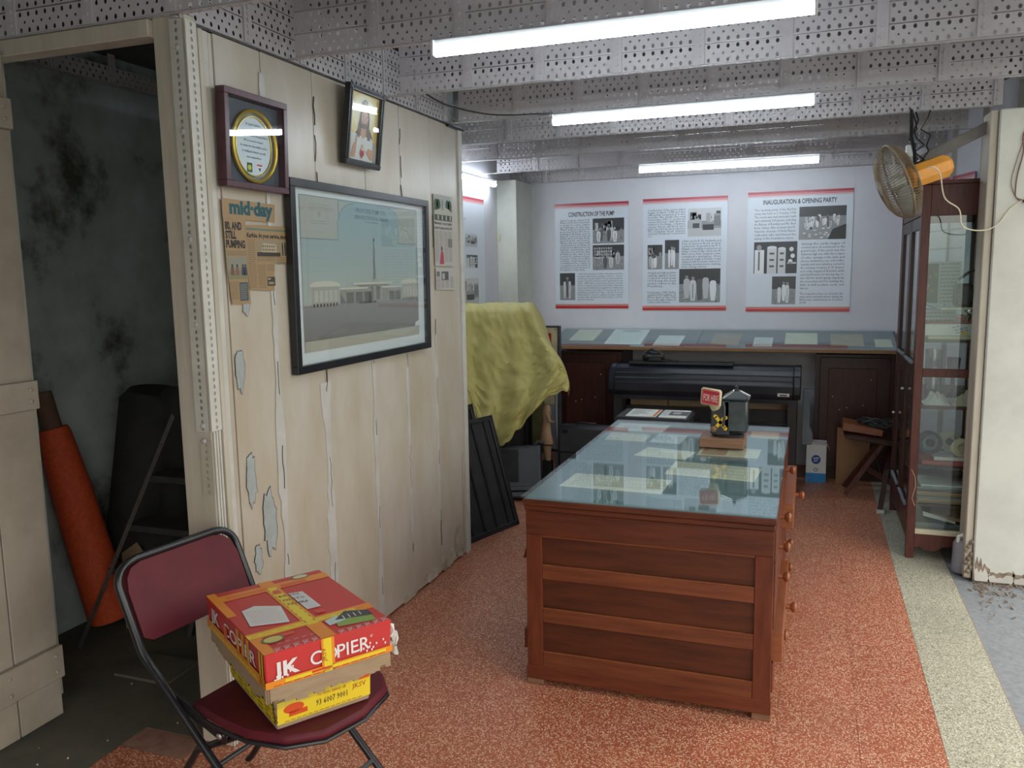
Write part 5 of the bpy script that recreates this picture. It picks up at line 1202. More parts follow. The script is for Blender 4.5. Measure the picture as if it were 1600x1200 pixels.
for (a0, a1, c0, c1) in ((.0, .345, .004, .010), (.004, .010, .0, .47)):
    b = MB(); rg = random.Random(3 if a0 == 0 else 8); N_ = 22
    for i in range(N_):
        f0, f1 = i / N_, (i+1) / N_; d0 = .553 + rg.uniform(-.006, .006) - (.012 if .1 < f0 < .9 else 0)
        if a1 - a0 > .1: b.add([K(a0+(a1-a0)*f0, c0, d0), K(a0+(a1-a0)*f1, c0, d0), K(a0+(a1-a0)*f1, c1, d0), K(a0+(a1-a0)*f0, c1, d0), K(a0+(a1-a0)*f0, c0, .60), K(a0+(a1-a0)*f1, c0, .60), K(a0+(a1-a0)*f1, c1, .60), K(a0+(a1-a0)*f0, c1, .60)], [(0,3,2,1),(4,5,6,7),(0,1,5,4),(2,3,7,6)])
        else: b.add([K(a0, c0+(c1-c0)*f0, d0), K(a0, c0+(c1-c0)*f1, d0), K(a1, c0+(c1-c0)*f1, d0), K(a1, c0+(c1-c0)*f0, d0), K(a0, c0+(c1-c0)*f0, .60), K(a0, c0+(c1-c0)*f1, .60), K(a1, c0+(c1-c0)*f1, .60), K(a1, c0+(c1-c0)*f0, .60)], [(0,3,2,1),(4,5,6,7),(0,1,5,4),(2,3,7,6)])
    b.build('torn_flap', 'cardboard', cb_)
ld = kbox(MB(), 0, .35, 0, .48, .590, .680, .004).build('lid', 'carton_red', cb_, bevel=.003)
def face(o, r_, u_, W, H, fill, t=0.0004):
    p = PR(W, H, 0); fill(p); M = frameM(o, r_, u_)
    return p.build(cb_, M, 'print_gloss')
TPC = (.72, .24, .02); TPY = (.74, .55, .03); RW = (.74, .70, .70); RD = (.30, .02, .02)
UPZ = Vector((0, 0, 1))
def f_front(p):     # 0.35 x 0.09 side towards the room
    p.part('printed_text', 'large white lettering')
    p.text('JK', .028, .026, .052, RW, 2, .0016, fit=.068); p.text('C', .116, .028, .050, RW, 2, .0004); p.text('O', .152, .028, .050, RW, 2, .0004); p.text('PIER', .188, .028, .050, RW, 2, .0004, fit=.092); p.text('®', .285, .055, .014, RW, 2)
    for i in range(22): p.rect(.02 + .0008*i + random.Random(i).uniform(0, .05) if i < 10 else .24 + random.Random(i).uniform(0, .09), .018 + random.Random(i+50).uniform(0, .022), .004, .006, RW, 3)
    p.part('tape', 'orange and yellow printed parcel tape')
    p.rect(.148, 0, .036, .09, TPC, 4); p.rect(.154, 0, .022, .09, TPY, 5); p.rect(0, 0, .35, .018, TPC, 4); p.rect(.05, .006, .28, .008, TPY, 5); p.rect(.12, .008, .05, .006, (.6, .06, .02), 6)
    p.text('JKSV', .160, .030, .018, RD, 7, rot=PI/2)
    for k in range(12): p.line((.02+.026*k, .004), (.04+.026*k, .004), .0015, RD, 7)
def f_side(p):      # 0.48 x 0.09 side, reading from the back corner
    p.part('printed_text', 'large white lettering')
    p.text('JK', .05, .035, .052, RW, 2, .0016, fit=.075); p.text('COPIER', .155, .035, .048, RW, 2, .0006, fit=.26)
    p.part('tape', 'orange and yellow printed parcel tape')
    p.rect(0, .0, .48, .028, TPC, 4); p.rect(.03, .006, .40, .010, TPY, 5); p.rect(.16, .02, .03, .04, (.65, .1, .02), 5)
    for x_ in (.27, .31, .35): p.rect(x_, 0, .012, .09, TPC, 4); p.rect(x_+.014, 0, .006, .09, TPY, 4)
    for x_ in (.445, .463): p.rect(x_, 0, .010, .09, TPY, 4)
    for k in range(16): p.line((.02+.028*k, .012), (.04+.028*k, .012), .0018, RD, 7)
face(K(.0, -.0004, .590), ux, UPZ, .35, .09, f_front)
face(K(-.0004, .48, .590), -vy, UPZ, .48, .09, f_side)
def f_top(p):
    # x along the short front edge (.35), y away from it (.48)
    p.part('border_print', 'white repeated letter border')
    for k in range(14):
        if 5 < k < 8: continue
        p.text('JK', .008 + .0245*k, .004, .020, (.70, .50, .50), 1, .0003, fit=.019); p.rect(.008+.0245*k, .021, .019, .0015, (.7, .5, .5), 1)
    for k in range(6): p.text('JK', .05 + .022*k, .040, .014, (.62, .30, .30), 1, fit=.016)
    p.part('tape', 'orange and yellow parcel tape criss-crossing the lid')
    p.rect(.150, 0, .042, .48, TPC, 3); p.rect(.156, .10, .030, .32, TPY, 4)
    p.rect(0, .10, .35, .040, TPC, 3.5); p.rect(0, .108, .30, .022, TPY, 4.5); p.rect(0, .40, .35, .045, TPC, 3.5); p.rect(.04, .41, .12, .018, (.66, .14, .03), 5)
    p.rect(.0, .0, .030, .10, TPC, 3); p.rect(.20, .405, .08, .020, (.62, .08, .03), 5); p.rect(.03, .075, .08, .018, (.62, .08, .03), 5)
    p.poly([(0, .28), (.025, .28), (.025, .48), (0, .48)], TPC, 3)
    for k in range(10): p.line((.010+.033*k, .119), (.030+.033*k, .119), .0015, RD, 7); p.line((.158, .12+.03*k), (.158, .135+.03*k), .0015, RD, 7); p.line((.183, .12+.03*k), (.183, .135+.03*k), .0015, RD, 7)
    for k, tx in enumerate(('BOOKS', 'PHOTO', 'PAPERS')): p.text(tx, .162 + .0, .33 - .035*k, .018, (.10, .08, .05), 8, .0004, rot=-.15)
    p.part('label', 'white pasted shipping label'); p.poly([(.030, .185), (.125, .150), (.145, .27), (.085, .315), (.045, .30)], (.62, .62, .60), 6)
    for k in range(8): p.line((.045, .195+.013*k), (.128, .175+.013*k), .0015, (.55, .25, .27), 7)
    p.part('label', 'white pasted shipping label'); p.poly([(.195, .20), (.235, .20), (.235, .335), (.195, .345)], (.62, .63, .64), 6)
    for k in range(10): p.line((.20, .21+.012*k), (.23, .21+.012*k), .0012, (.2, .2, .25), 7)
    p.part('printed_picture', 'green and dark pasted picture'); p.poly([(.215, .040), (.315, .020), (.325, .085), (.23, .11)], (.22, .33, .06), 6); p.poly([(.225, .085), (.325, .055), (.325, .095), (.27, .125)], (.03, .035, .045), 7); p.poly([(.20, .06), (.25, .07), (.24, .11), (.20, .095)], (.45, .55, .55), 6.5)
    for k in range(4): p.line((.25+.016*k, .075), (.253+.016*k, .10), .003, (.6, .6, .6), 8)
    p.part('round_emblem', 'round cream emblem'); p.ell(.050, .072, .030, .022, (.10, .12, .05), 8, 20); p.ell(.050, .072, .024, .017, (.55, .48, .14), 9, 20)
    p.part('round_emblem', 'round cream emblem'); p.ell(.275, .452, .028, .018, (.16, .14, .07), 8, 20); p.ell(.275, .452, .022, .013, (.60, .55, .35), 9, 20)
    p.part('red_tag'); p.rect(.205, .155, .026, .022, (.62, .06, .03), 8); p.rect(.163, .36, .020, .030, (.62, .06, .03), 8)
face(K(0, 0, .6804), ux, vy, .35, .48, f_top)
# yellow tape round the lower box
def f_low(p):
    p.part('tape', 'yellow printed parcel tape round the lower box')
    W = p.w; p.rect(0, .016, W, .062, TPY, 1); p.poly([(0, .060), (W, .075), (W, .095), (0, .078)], (.60, .47, .06), 2)
    p.part('printed_text'); p.text('For Home delivery call', W*.42, .062, .014, RD, 3, fit=W*.30); p.text('93 6007 9001', W*.40, .036, .024, (.14, .08, .02), 3, .0004, fit=W*.34); p.text('JKSV', W*.80, .05, .02, RD, 3)
    p.part('red_tag'); p.ell(W*.17, .052, .028, .014, (.62, .08, .02), 3, 14); p.rect(W*.12, .030, .05, .014, (.62, .08, .02), 3); p.rect(W*.86, .07, W*.13, .014, (.62, .1, .02), 3); p.rect(W*.60, .098, .035, .018, (.6, .06, .03), 3)
    for k in range(14): p.line((W*.06*k + .02, .020), (W*.06*k + .032, .020), .0015, RD, 3)
def f_low2(p):
    p.part('tape', 'yellow printed parcel tape round the lower box'); W = p.w; p.rect(0, .016, W, .070, TPY, 1)
    p.part('printed_text')
    for k in range(7):
        for q in range(5): p.rect(.02 + .055*k, .022 + .012*q, .038 if (k+q) % 3 else .02, .004, (.12, .09, .02), 3)
    p.rect(W*.30, .06, .03, .03, (.65, .7, .65), 3)
inc = .010
face(K(.042, .045 + inc - .0006, z0), ux, Vector((0, 0, 1)) - vy * .075, .262, .155, f_low)
face(K(.030 + inc - .0006, .418, z0), -vy, Vector((0, 0, 1)) - ux * .075, .36, .155, f_low2)
b = MB()   # torn white corner paper
cr = K(.352, .03, .62)
for k, (dx, dy, dz, s_) in enumerate(((.010, 0, .02, .016), (.018, .006, -.004, .018), (.014, -.004, -.028, .015), (.022, .004, -.040, .012), (.006, -.012, -.01, .014))):
    c_ = cr + Vector((dx, dy, dz)); n = 7
    P = [c_ + Vector((s_ * math.cos(2*PI*i/n + k) * .7, .004 * math.sin(i * 2.1 + k) + s_*.3*math.sin(2*PI*i/n), s_ * 1.2 * math.sin(2*PI*i/n + k))) for i in range(n)]
    b.add([tuple(q) for q in P] + [tuple(q + Vector((.002, -.003, 0))) for q in P], [tuple(range(n)), tuple(reversed(range(n, 2*n)))] + [(i, (i+1) % n, n+(i+1) % n, n+i) for i in range(n)])
o = b.build('torn_paper_edge', 'paper', cb_); o['kind'] = 'stuff'

# ================================================================== GLASS DISPLAY CABINET
CX0, CX1, CY0, CY1, CZ1 = .535, .98, 4.86, 5.86, 2.035
cab = T('display_cabinet', 'tall dark red glazed wooden display cabinet by the white pillar', 'cabinet', ((CX0+CX1)/2, (CY0+CY1)/2, 0))
def cbx(name, m, *a, parent=cab, bevel=.002, **k): return MB().box(*a).build(name, m, parent, bevel=bevel, **k)
PT = .042
for x in (CX0, CX1 - PT):
    for y in (CY0, CY1 - PT): cbx('post', 'cab_wood', x, x + PT, y, y + PT, 0, CZ1 - .02)
cbx('roof', 'cab_wood', CX0 - .01, CX1 + .01, CY0 - .012, CY1 + .01, CZ1 - .02, CZ1)
cbx('frieze', 'cab_wood', CX0 + PT, CX1 - PT, CY0 + .004, CY0 + .028, 1.855, CZ1 - .02)
cbx('side_frieze', 'cab_wood', CX0 + .004, CX0 + .028, CY0 + PT, CY1 - PT, 1.86, CZ1 - .02)
cbx('back_panel', 'cab_wood', CX1 - .02, CX1 - .012, CY0 + PT, CY1 - PT, .14, CZ1 - .02)
cbx('mid_rail', 'cab_wood', CX0 + PT, CX1 - PT, CY0 + .004, CY0 + .035, 1.008, 1.052)
cbx('front_sill', 'cream_strip', CX0 + PT, CX1 - PT, CY0 + .003, CY0 + .035, .140, .168)
apr = [(CX0 + PT, .14), (CX0 + PT, .062), (CX0 + .07, .066), (CX0 + .095, .050), (CX0 + .13, .046), (CX0 + .16, .052), (CX0 + .18, .072), (CX0 + .215, .078), (CX1 - .19, .078), (CX1 - .16, .072), (CX1 - .14, .052), (CX1 - .10, .046), (CX1 - .07, .066), (CX1 - PT, .062), (CX1 - PT, .14)]
XZ = Matrix(((1,0,0,0),(0,0,1,0),(0,1,0,0),(0,0,0,1)))
MB().prism(apr, CY0 + .008, CY0 + .026, XZ).build('apron', 'cab_wood', cab)
cbx('front_pane', 'pane', CX0 + PT, CX1 - PT, CY0 + .014, CY0 + .018, 1.052, 1.855, bevel=0)
cbx('front_pane', 'pane', CX0 + PT, CX1 - PT, CY0 + .014, CY0 + .018, .168, 1.008, bevel=0)
cbx('rear_pane', 'pane', CX0 + PT, CX1 - PT, CY1 - .018, CY1 - .014, .16, 1.86, bevel=0)
cbx('rear_rail', 'cab_wood', CX0 + PT, CX1 - PT, CY1 - .03, CY1 - .006, 1.86, CZ1 - .02); cbx('rear_rail', 'cab_wood', CX0 + PT, CX1 - PT, CY1 - .03, CY1 - .006, .06, .16)
cbx('bottom_board', 'cab_wood', CX0 + .01, CX1 - .01, CY0 + .01, CY1 - .01, .12, .14)
ym = (CY0 + CY1) / 2
for (ya, yb) in ((CY0 + PT, ym - .004), (ym + .004, CY1 - PT)):      # two glazed doors on the aisle side
    d = MB().box(CX0 + .002, CX0 + .026, ya, ya + .05, .10, 1.855).build('door', 'dark_wood', cab, bevel=.002)
    for nm, a in (('door_stile', (yb - .05, yb, .10, 1.855)),): MB().box(CX0 + .002, CX0 + .026, *a).build(nm, 'dark_wood', d, bevel=.002)
    for zz in ((.10, .28), (1.0, 1.075), (1.79, 1.855)): MB().box(CX0 + .003, CX0 + .025, ya + .05, yb - .05, *zz).build('door_rail', 'dark_wood', d, bevel=.002)
    for zz in (.28, 1.075): MB().bar((CX0 - .004, ya + .05, zz), (CX0 - .004, yb - .05, zz), .014, .012).build('moulding', 'grey_board', d)
    for zz in ((.28, 1.0), (1.075, 1.79)): MB().box(CX0 + .012, CX0 + .016, ya + .05, yb - .05, *zz).build('pane', 'pane', d)
    for zz in ((.88,) if ya < ym else (.66,)): MB().lathe([(.005, 0), (.009, .010), (.006, .016)], 8, Matrix.Translation((CX0 + .002, yb - .02, zz)) @ Matrix.Rotation(-PI/2, 4, 'Y')).build('knob', 'white_plastic', d)
SHZ = (.17, .30, .52, .845, 1.205, 1.375)
for k, z in enumerate((.52, .845, 1.205)): cbx('shelf', 'cab_wood' if k == 1 else 'dark_wood', CX0 + .03, CX1 - .03, CY0 + .05, CY1 - .05, z - .016, z, bevel=0)
cbx('glass_shelf', 'pane', CX0 + .10, CX1 - .03, CY0 + .05, CY1 - .25, 1.368, 1.375, bevel=0); cbx('shelf_edge', 'cream_strip', CX0 + .12, CX1 - .06, CY0 + .045, CY0 + .052, 1.366, 1.376, bevel=0)
MB().tube([(CX0 + .012, CY0 - .003, .50), (CX0 + .03, CY0 - .008, .46), (CX0 + .034, CY0 - .006, .41), (CX0 + .02, CY0 - .005, .34), (CX0 + .035, CY0 - .006, .30)], .0012, 5).build('string', 'cord_cream', cab)
# --- contents
def lined_sheet(name, label, x0, x1, y, z0_, z1_, seed, pic=False, lean=.04, cat_='card'):
    t = T(name, label, cat_, ((x0+x1)/2, y, z0_)); W, H = x1-x0, z1_-z0_
    p = PR(W, H, .0015); p.part('card'); p.sheet((.66, .68, .66)); rg = random.Random(seed); x_ = W*.06
    if pic:
        p.part('photograph'); p.rect(W*.03, H*.04, W*.38, H*.92, (.16, .15, .12), 1)
        for k in range(6): p.ell(W*(.1+.05*k), H*rg.uniform(.3, .85), W*.05, H*.05, (rg.uniform(.2, .5), rg.uniform(.2, .4), .1), 2, 8)
        x_ = W*.46
    p.part('printed_text')
    for i in range(int(H/.022)):
        xx = x_
        while xx < W*.93: l = rg.uniform(.006, .02); p.rect(xx, H*.93 - i*.021, min(l, W*.95-xx), .006, (.22, .22, .22), 1); xx += l + .004
    p.build(t, frameM((x0, y, z0_), (1, .12, 0), (0, lean, 1))); return t
lined_sheet('picture_card', 'white card with a photograph beside handwriting on the top cabinet shelf', .60, .80, 5.26, 1.378, 1.62, 1, True)
lined_sheet('notice_card', 'white typed notice standing on the second cabinet shelf', .585, .775, 5.20, 1.208, 1.362, 2)
# old meter/projector on the top glass shelf
pj = T('old_register', 'dark green metal register machine on the top glass shelf', 'machine', (.83, 5.05, 1.376))
MB().box(.735, .815, 4.98, 5.12, 1.376, 1.50).build('housing', 'meter_metal', pj, bevel=.012, smooth=True); MB().box(.83, .935, 5.0, 5.14, 1.376, 1.54).build('housing', 'meter_metal', pj, bevel=.02, smooth=True)
MB().lathe([(.045, 0), (.045, .012), (.03, .016)], 20, Matrix.Translation((.775, 4.98, 1.44)) @ Matrix.Rotation(PI/2, 4, 'X')).build('dial', 'grey_plastic', pj, smooth=True)
MB().tube([(.75, 5.05, 1.52), (.80, 5.05, 1.56), (.88, 5.06, 1.59), (.93, 5.06, 1.56)], .008, 8).build('handle', 'meter_metal', pj, smooth=True)
# wrapped bouquet
bq = T('wrapped_bouquet', 'cellophane-wrapped bouquet leaning on the second cabinet shelf', 'bouquet', (.86, 5.05, 1.207))
ax0, ax1 = Vector((.80, 5.02, 1.215)), Vector((.87, 5.08, 1.37)); 
b = MB().tube([ax0, ax0.lerp(ax1, .4), ax1], [.012, .045, .075], 14); b.f = [f for f in b.f if len(f) == 4]; b.build('wrap', 'cellophane', bq, smooth=True)
MB().tube([ax0 + Vector((-.01, -.03, 0)), ax0.lerp(ax1, .5) + Vector((-.02, -.05, 0)), ax1 + Vector((-.03, -.06, -.02))], [.006, .012, .004], 6).build('ribbon', 'cello_red', bq)
MB().add([(.80, 5.0, 1.295), (.85, 4.99, 1.32), (.90, 5.0, 1.31), (.84, 4.99, 1.29)], [(0,1,2,3)]).build('red_paper', 'cello_red', bq)
rg = random.Random(2); b = MB()
for k in range(26):
    c_ = ax1 + Vector((rg.uniform(-.10, .06), rg.uniform(-.05, .04), rg.uniform(-.05, .03))); a = rg.uniform(0, 6.28); l = rg.uniform(.02, .035); d1 = Vector((math.cos(a), rg.uniform(-.4, .4), math.sin(a))) * l; d2 = Vector((-d1.z, 0, d1.x)) * .35
    b.add([c_ - d1, c_ + d2, c_ + d1, c_ - d2], [(0,1,2,3)])
o = b.build('foliage', 'leaf', bq); o['kind'] = 'stuff'
for k in range(4): lump(.79 + .03*k, 5.02, 1.335 + .008*(k % 2), .012, .012, .012, k, 'flower', 'flower', bq)
cbx2 = lambda name, m, lab, c_, *a, **k: tag(MB().box(*a).build(name, m, bevel=k.get('bevel', .002)), lab, c_)
wc = T('white_carton', 'flat white carton with blue and yellow printed dashes in the cabinet', 'box', (.69, 4.98, 1.224))
MB().box(.585, .815, 4.93, 5.06, 1.2245, 1.288).build('body', 'white_plastic', wc, bevel=.002)
p = PR(.23, .06, 0); p.part('printed_marks')
for x_, y_ in ((.13, .042), (.15, .048), (.145, .028), (.165, .034), (.185, .040), (.15, .014), (.17, .020), (.19, .026)): p.rect(x_, y_, .018, .004, (.02, .12, .22), 1)
p.rect(.175, .004, .03, .018, (.7, .55, .05), 1)
p.build(wc, frameM((.585, 4.9298, 1.226), (1, 0, 0), (0, 0, 1)))
cbx2('book', 'cream_strip', 'thin cream book under the white carton in the cabinet', 'book', .60, .83, 4.92, 5.10, 1.2055, 1.2235)
cbx2('red_book', 'book_red', 'thin reddish book lying on top of the white carton', 'book', .59, .80, 4.94, 5.05, 1.289, 1.298)
# shelf under the mid rail and things behind the glass
vs_ = T('glass_vase', 'clear cylindrical glass vase on the cabinet shelf above the middle rail', 'vase', (.66, 5.1, .846))
b = MB().lathe([(.040, 0), (.043, .01), (.046, .29), (.043, .29), (.039, .012)], 20, Matrix.Translation((.66, 5.1, .8465))); b.f = [f for f in b.f if len(f) == 4]; b.build('vessel', 'cellophane', vs_, smooth=True)
tr = T('small_trophy', 'dark trophy shape with a pale base next to the glass vase', 'trophy', (.76, 5.12, .846))
MB().lathe([(.035, 0), (.035, .03), (.012, .05), (.010, .13), (.030, .17), (.036, .24), (.030, .245)], 16, Matrix.Translation((.76, 5.12, .8465))).build('cup', 'meter_metal', tr, smooth=True)
MB().box(.72, .80, 5.08, 5.16, .8465, .866).build('base', 'white_plastic', tr)
rg = random.Random(12)
for k, (x0_, x1_, z_, m_, lab) in enumerate(((.60, .735, .846, 'paper', 'crumpled white sheets left of the ribbon heap on the red shelf'), (.74, .93, .846, 'paper_cream', 'crumpled cream cloth heap on the right of the red shelf'))):
    b = MB(); N_ = 12
    for i in range(N_):
        for j in range(8):
            x_ = x0_ + (x1_-x0_)*i/(N_-1); y_ = 4.93 + .16*j/7
            e_ = math.sin(PI*i/(N_-1))*math.sin(PI*j/7); b.v.append((x_, y_, z_ + .001 + e_*(.06 + rg.uniform(-.03, .03))))
    b.f = [(i*8+j, (i+1)*8+j, (i+1)*8+j+1, i*8+j+1) for i in range(N_-1) for j in range(7)]
    o = b.build('crumpled_paper', m_); tag(o, lab, 'paper'); md = o.modifiers.new('t', 'SOLIDIFY'); md.thickness = .001
def roll(label, x, y, z, R_, w_, m, ri=.5, cat_='roll'):
    t = T('reel', label, cat_, (x, y, z))
    M = Matrix.Translation((x, y, z + R_)) @ Matrix.Rotation(PI/2, 4, 'X') @ Matrix.Rotation(.25, 4, 'Y')
    b = MB(); n = 26; prof = [(R_, -w_/2), (R_, w_/2), (R_*ri, w_/2), (R_*ri, -w_/2)]
    for (r_, z_) in prof:
        for j in range(n): a = 2*PI*j/n; b.v.append(tuple(M @ Vector((r_*math.cos(a), r_*math.sin(a), z_))))
    b.f = [(i*n+j, i*n+(j+1) % n, ((i+1) % 4)*n+(j+1) % n, ((i+1) % 4)*n+j) for i in range(4) for j in range(n)]
    b.build('rim', m, t, smooth=True)
    MB().lathe([(R_*.35, -w_*.4), (R_*.35, w_*.4)], 16, M).build('hub', 'black' if m != 'paper_cream' else 'cream_strip', t)
    MB().lathe([(R_*.86, -w_*.05), (R_*.86, w_*.05)], 24, M).build('web', 'grey_board' if m == 'grey_plastic' else m, t)
    return t
roll('dark reel with grey rim on the cabinet shelf below the red shelf', .645, 5.0, .566, .062, .05, 'grey_plastic', .75)
roll('middle pale ribbon reel in the cabinet', .755, 5.09, .566, .056, .045, 'cream_strip', .7)
roll('round cream reel nearest the glass in the cabinet', .795, 4.95, .566, .050, .03, 'paper_cream', .6)
roll('small tilted cream reel at the right of the reels', .885, 4.98, .566, .034, .03, 'cream_strip', .6)
cbx2('book', 'white_plastic', 'white book with a red edge under the reels', 'book', .66, .93, 4.92, 5.10, .545, .565)
cbx2('red_book', 'book_red', 'red book under the white book in the cabinet', 'book', .60, .92, 4.91, 5.09, .521, .544)
def stack(label, x0_, x1_, y0_, y1_, z_, n, mats, seed, grp):
    rg = random.Random(seed)
    for k in range(n):
        dx, dy = rg.uniform(-.012, .012), rg.uniform(-.012, .012); t_ = rg.uniform(.006, .014)
        o = MB().box(x0_ + dx, x1_ + dx, y0_ + dy, y1_ + dy, z_, z_ + t_).build('folder', mats[k % len(mats)], bevel=.001); tag(o, label.replace('#', ('bottom', 'second from bottom', 'third from bottom', 'fourth from bottom', 'middle', 'fourth from top', 'third from top', 'second from top', 'topmost')[k]), 'folder', grp); z_ += t_ + .0005
    return z_
z_ = stack('worn folder in the lower cabinet pile under the turquoise brochure, # one', .58, .90, 4.93, 5.25, .300, 9, ('kraft', 'paper_old', 'grey_board', 'cream_strip'), 5, 'worn folders in the lower cabinet')
cbx('lower_shelf', 'dark_wood', CX0 + .03, CX1 - .03, CY0 + .05, CY1 - .05, .284, .298, bevel=0)
bf_ = T('blue_folder', 'turquoise and white brochure lying above the worn folders', 'folder', (.75, 5.0, z_)); 
MB().box(.60, .90, 4.90, 5.12, z_ + .001, z_ + .012).build('cover', 'blue_folder', bf_, bevel=.001); MB().box(.60, .90, 4.898, 5.12, z_ + .0125, z_ + .017).build('page', 'paper', bf_)
ev = T('kraft_envelope', 'torn brown kraft envelope slumped low in the cabinet', 'envelope', (.80, 4.98, .15))
b = MB().add([(.66, 4.935, .225), (.92, 4.915, .192), (.93, 5.14, .24), (.69, 5.15, .27), (.66, 4.935, .243), (.92, 4.915, .207), (.93, 5.14, .262), (.69, 5.15, .29)], [(0,3,2,1),(4,5,6,7),(0,1,5,4),(1,2,6,5),(2,3,7,6),(3,0,4,7)]); b.build('envelope_body', 'kraft', ev)
cbx2('grey_file', 'grey_board', 'thick blue-grey file box at the cabinet bottom', 'file', .585, .93, 4.93, 5.40, .1405, .188, bevel=.004)
ws = MB().add([(.62, 4.90, .236), (.78, 4.892, .204), (.78, 4.912, .208), (.62, 4.93, .25), (.62, 4.90, .239), (.78, 4.892, .207), (.78, 4.912, .211), (.62, 4.93, .253)], [(0,3,2,1),(4,5,6,7),(0,1,5,4),(1,2,6,5),(2,3,7,6),(3,0,4,7)]).build('white_slip', 'paper'); tag(ws, 'white paper slip in front of the kraft envelope', 'paper')
# canister at the cabinet foot
jg = T('plastic_canister', 'grey plastic canister with a loop handle beside the pillar foot', 'canister', (.80, 4.72, 0))
MB().lathe([(.045, 0), (.048, .01), (.046, .15), (.040, .165)], 18, Matrix.Translation((.79, 4.72, 0))).build('body', 'canister', jg, smooth=True)
MB().tube([(.765, 4.70, .165), (.765, 4.70, .195), (.785, 4.70, .205), (.815, 4.70, .203), (.82, 4.70, .165)], .010, 8).build('handle', 'white_plastic', jg, smooth=True)
MB().lathe([(.036, .160), (.036, .175), (.02, .18)], 16, Matrix.Translation((.79, 4.72, 0))).build('shoulder', 'canister', jg, smooth=True)

# ================================================================== FAN
FD = Vector((-.90, -.12, -.36)).normalized(); FC = Vector((.385, 4.50, 2.005))
fx = FD.cross(Vector((0, 0, 1))).normalized(); fz = fx.cross(FD).normalized()
FM = Matrix(((fx.x, fz.x, FD.x, FC.x), (fx.y, fz.y, FD.y, FC.y), (fx.z, fz.z, FD.z, FC.z), (0, 0, 0, 1)))
fan = T('wall_fan', 'cream wire-guarded fan with an orange motor cover hanging before the cabinet', 'fan', tuple(FC))
FR = .185
def fp(r, a, z): return tuple(FM @ Vector((r * math.cos(a), r * math.sin(a), z)))
MB().tube([fp(FR, 2*PI*k/40, 0) for k in range(40)], .0055, 8, True).build('rim', 'fan_cream', fan, smooth=True)
for nm, s_, dp in (('front_guard', 1, .085), ('back_guard', -1, .075)):
    b = MB(); N_ = 76
    for k in range(N_):
        a = 2*PI*k/N_
        b.tube([fp(FR * math.cos(t*PI/2*.86), a + (.25 if s_ < 0 else .12) * t, s_ * dp * math.sin(t*PI/2)) for t in (0, .2, .4, .6, .8, 1)], .0015, 4)
    o = b.build(nm, 'fan_cream', fan); o['kind'] = 'stuff'
    for q in (.45, .8): MB().tube([fp(FR * math.cos(q*PI/2*.86), 2*PI*k/32, s_ * dp * math.sin(q*PI/2)) for k in range(32)], .0014, 5, True).build('guard_ring', 'fan_cream', fan)
MB().lathe([(.0, .088), (.035, .088), (.040, .080), (.040, .074)][::-1], 20, FM).build('badge', 'fan_cream', fan, smooth=True)
MB().lathe([(.030, -.03), (.034, .02), (.026, .045), (.0, .05)], 18, FM).build('hub', 'fan_blade', fan, smooth=True)
for k in range(3):
    a0 = 2*PI*k/3; b = MB(); NN = 7
    for i in range(NN):
        r_ = .03 + .135 * i / (NN-1)
        for j in range(NN):
            w_ = (j/(NN-1) - .5) * (1.25 - .25*math.cos(i)) ; b.v.append(fp(r_, a0 + w_ * (.9 if i else .6), w_ * .035 + .005))
    b.f = [(i*NN+j, (i+1)*NN+j, (i+1)*NN+j+1, i*NN+j+1) for i in range(NN-1) for j in range(NN-1)]
    o = b.build('blade', 'fan_blade', fan, smooth=True); md = o.modifiers.new('t', 'SOLIDIFY'); md.thickness = .002
# orange octagonal motor cover
b = MB(); hx = [(.052*math.cos(PI/8 + PI/4*k) * 1.0, .058*math.sin(PI/8 + PI/4*k)) for k in range(8)]
HB = Vector((.86, .38, .30)).normalized(); hX = HB.cross(Vector((0, 0, 1))).normalized(); hZ = hX.cross(HB)
for (t, s_) in ((.050, .95), (.065, 1.0), (.235, 1.02), (.265, .72)):
    for x_, y_ in hx: b.v.append(tuple(FC + HB * t + hX * x_ * s_ * 1.1 + hZ * y_ * s_))
b.f = [(i*8+j, (i+1)*8+j, (i+1)*8+(j+1) % 8, i*8+(j+1) % 8) for i in range(3) for j in range(8)] + [tuple(range(8)), tuple(reversed(range(24, 32)))]
b.build('motor_cover', 'fan_orange', fan, bevel=.003)
pa = FC + HB * .10 + hZ * .055
MB().tube([pa, pa + Vector((0, .02, .05)), pa + Vector((-.01, .10, .14)), (pa.x, 4.80, 2.385)], .009, 8).build('hanging_bracket', 'black', fan, smooth=True)
MB().box(pa.x - .035, pa.x - .005, 4.60, 4.63, 2.13, 2.19).build('switch_box', 'white_plastic', fan, bevel=.004)
rg = random.Random(1)
for q in range(3):
    st_ = pa + Vector((.0 + .02*q, .02, .0)); en = Vector((pa.x + .0 + .03*q, 4.80, 2.38))
    pts = [st_.lerp(en, k/7) + Vector((rg.uniform(-.02, .03), 0, rg.uniform(-.01, .01) - .02*math.sin(PI*k/7))) for k in range(8)]
    MB().tube(pts, .004, 6).build('black_wire', 'black', fan, smooth=True)
def smooth_pts(P, n=8):
    P = [Vector(p) for p in P]; out = []
    for i in range(len(P)-1):
        for k in range(n): out.append(cat(P, i + k/n))
    out.append(P[-1]); return out
cord = [(.500, 4.44, 2.055), (.525, 4.43, 2.06), (.560, 4.46, 2.03), (.590, 4.50, 1.92), (.66, 4.54, 1.865), (.68, 4.56, 1.79), (.735, 4.58, 1.765), (.80, 4.59, 1.768), (.845, 4.59, 1.80), (.885, 4.593, 1.86), (.935, 4.595, 1.90)]
tag(MB().tube(smooth_pts(cord), .0032, 6).build('fan_cord', 'cord_cream', smooth=True), 'cream cord looping from the fan cover to the white pillar', 'cord')
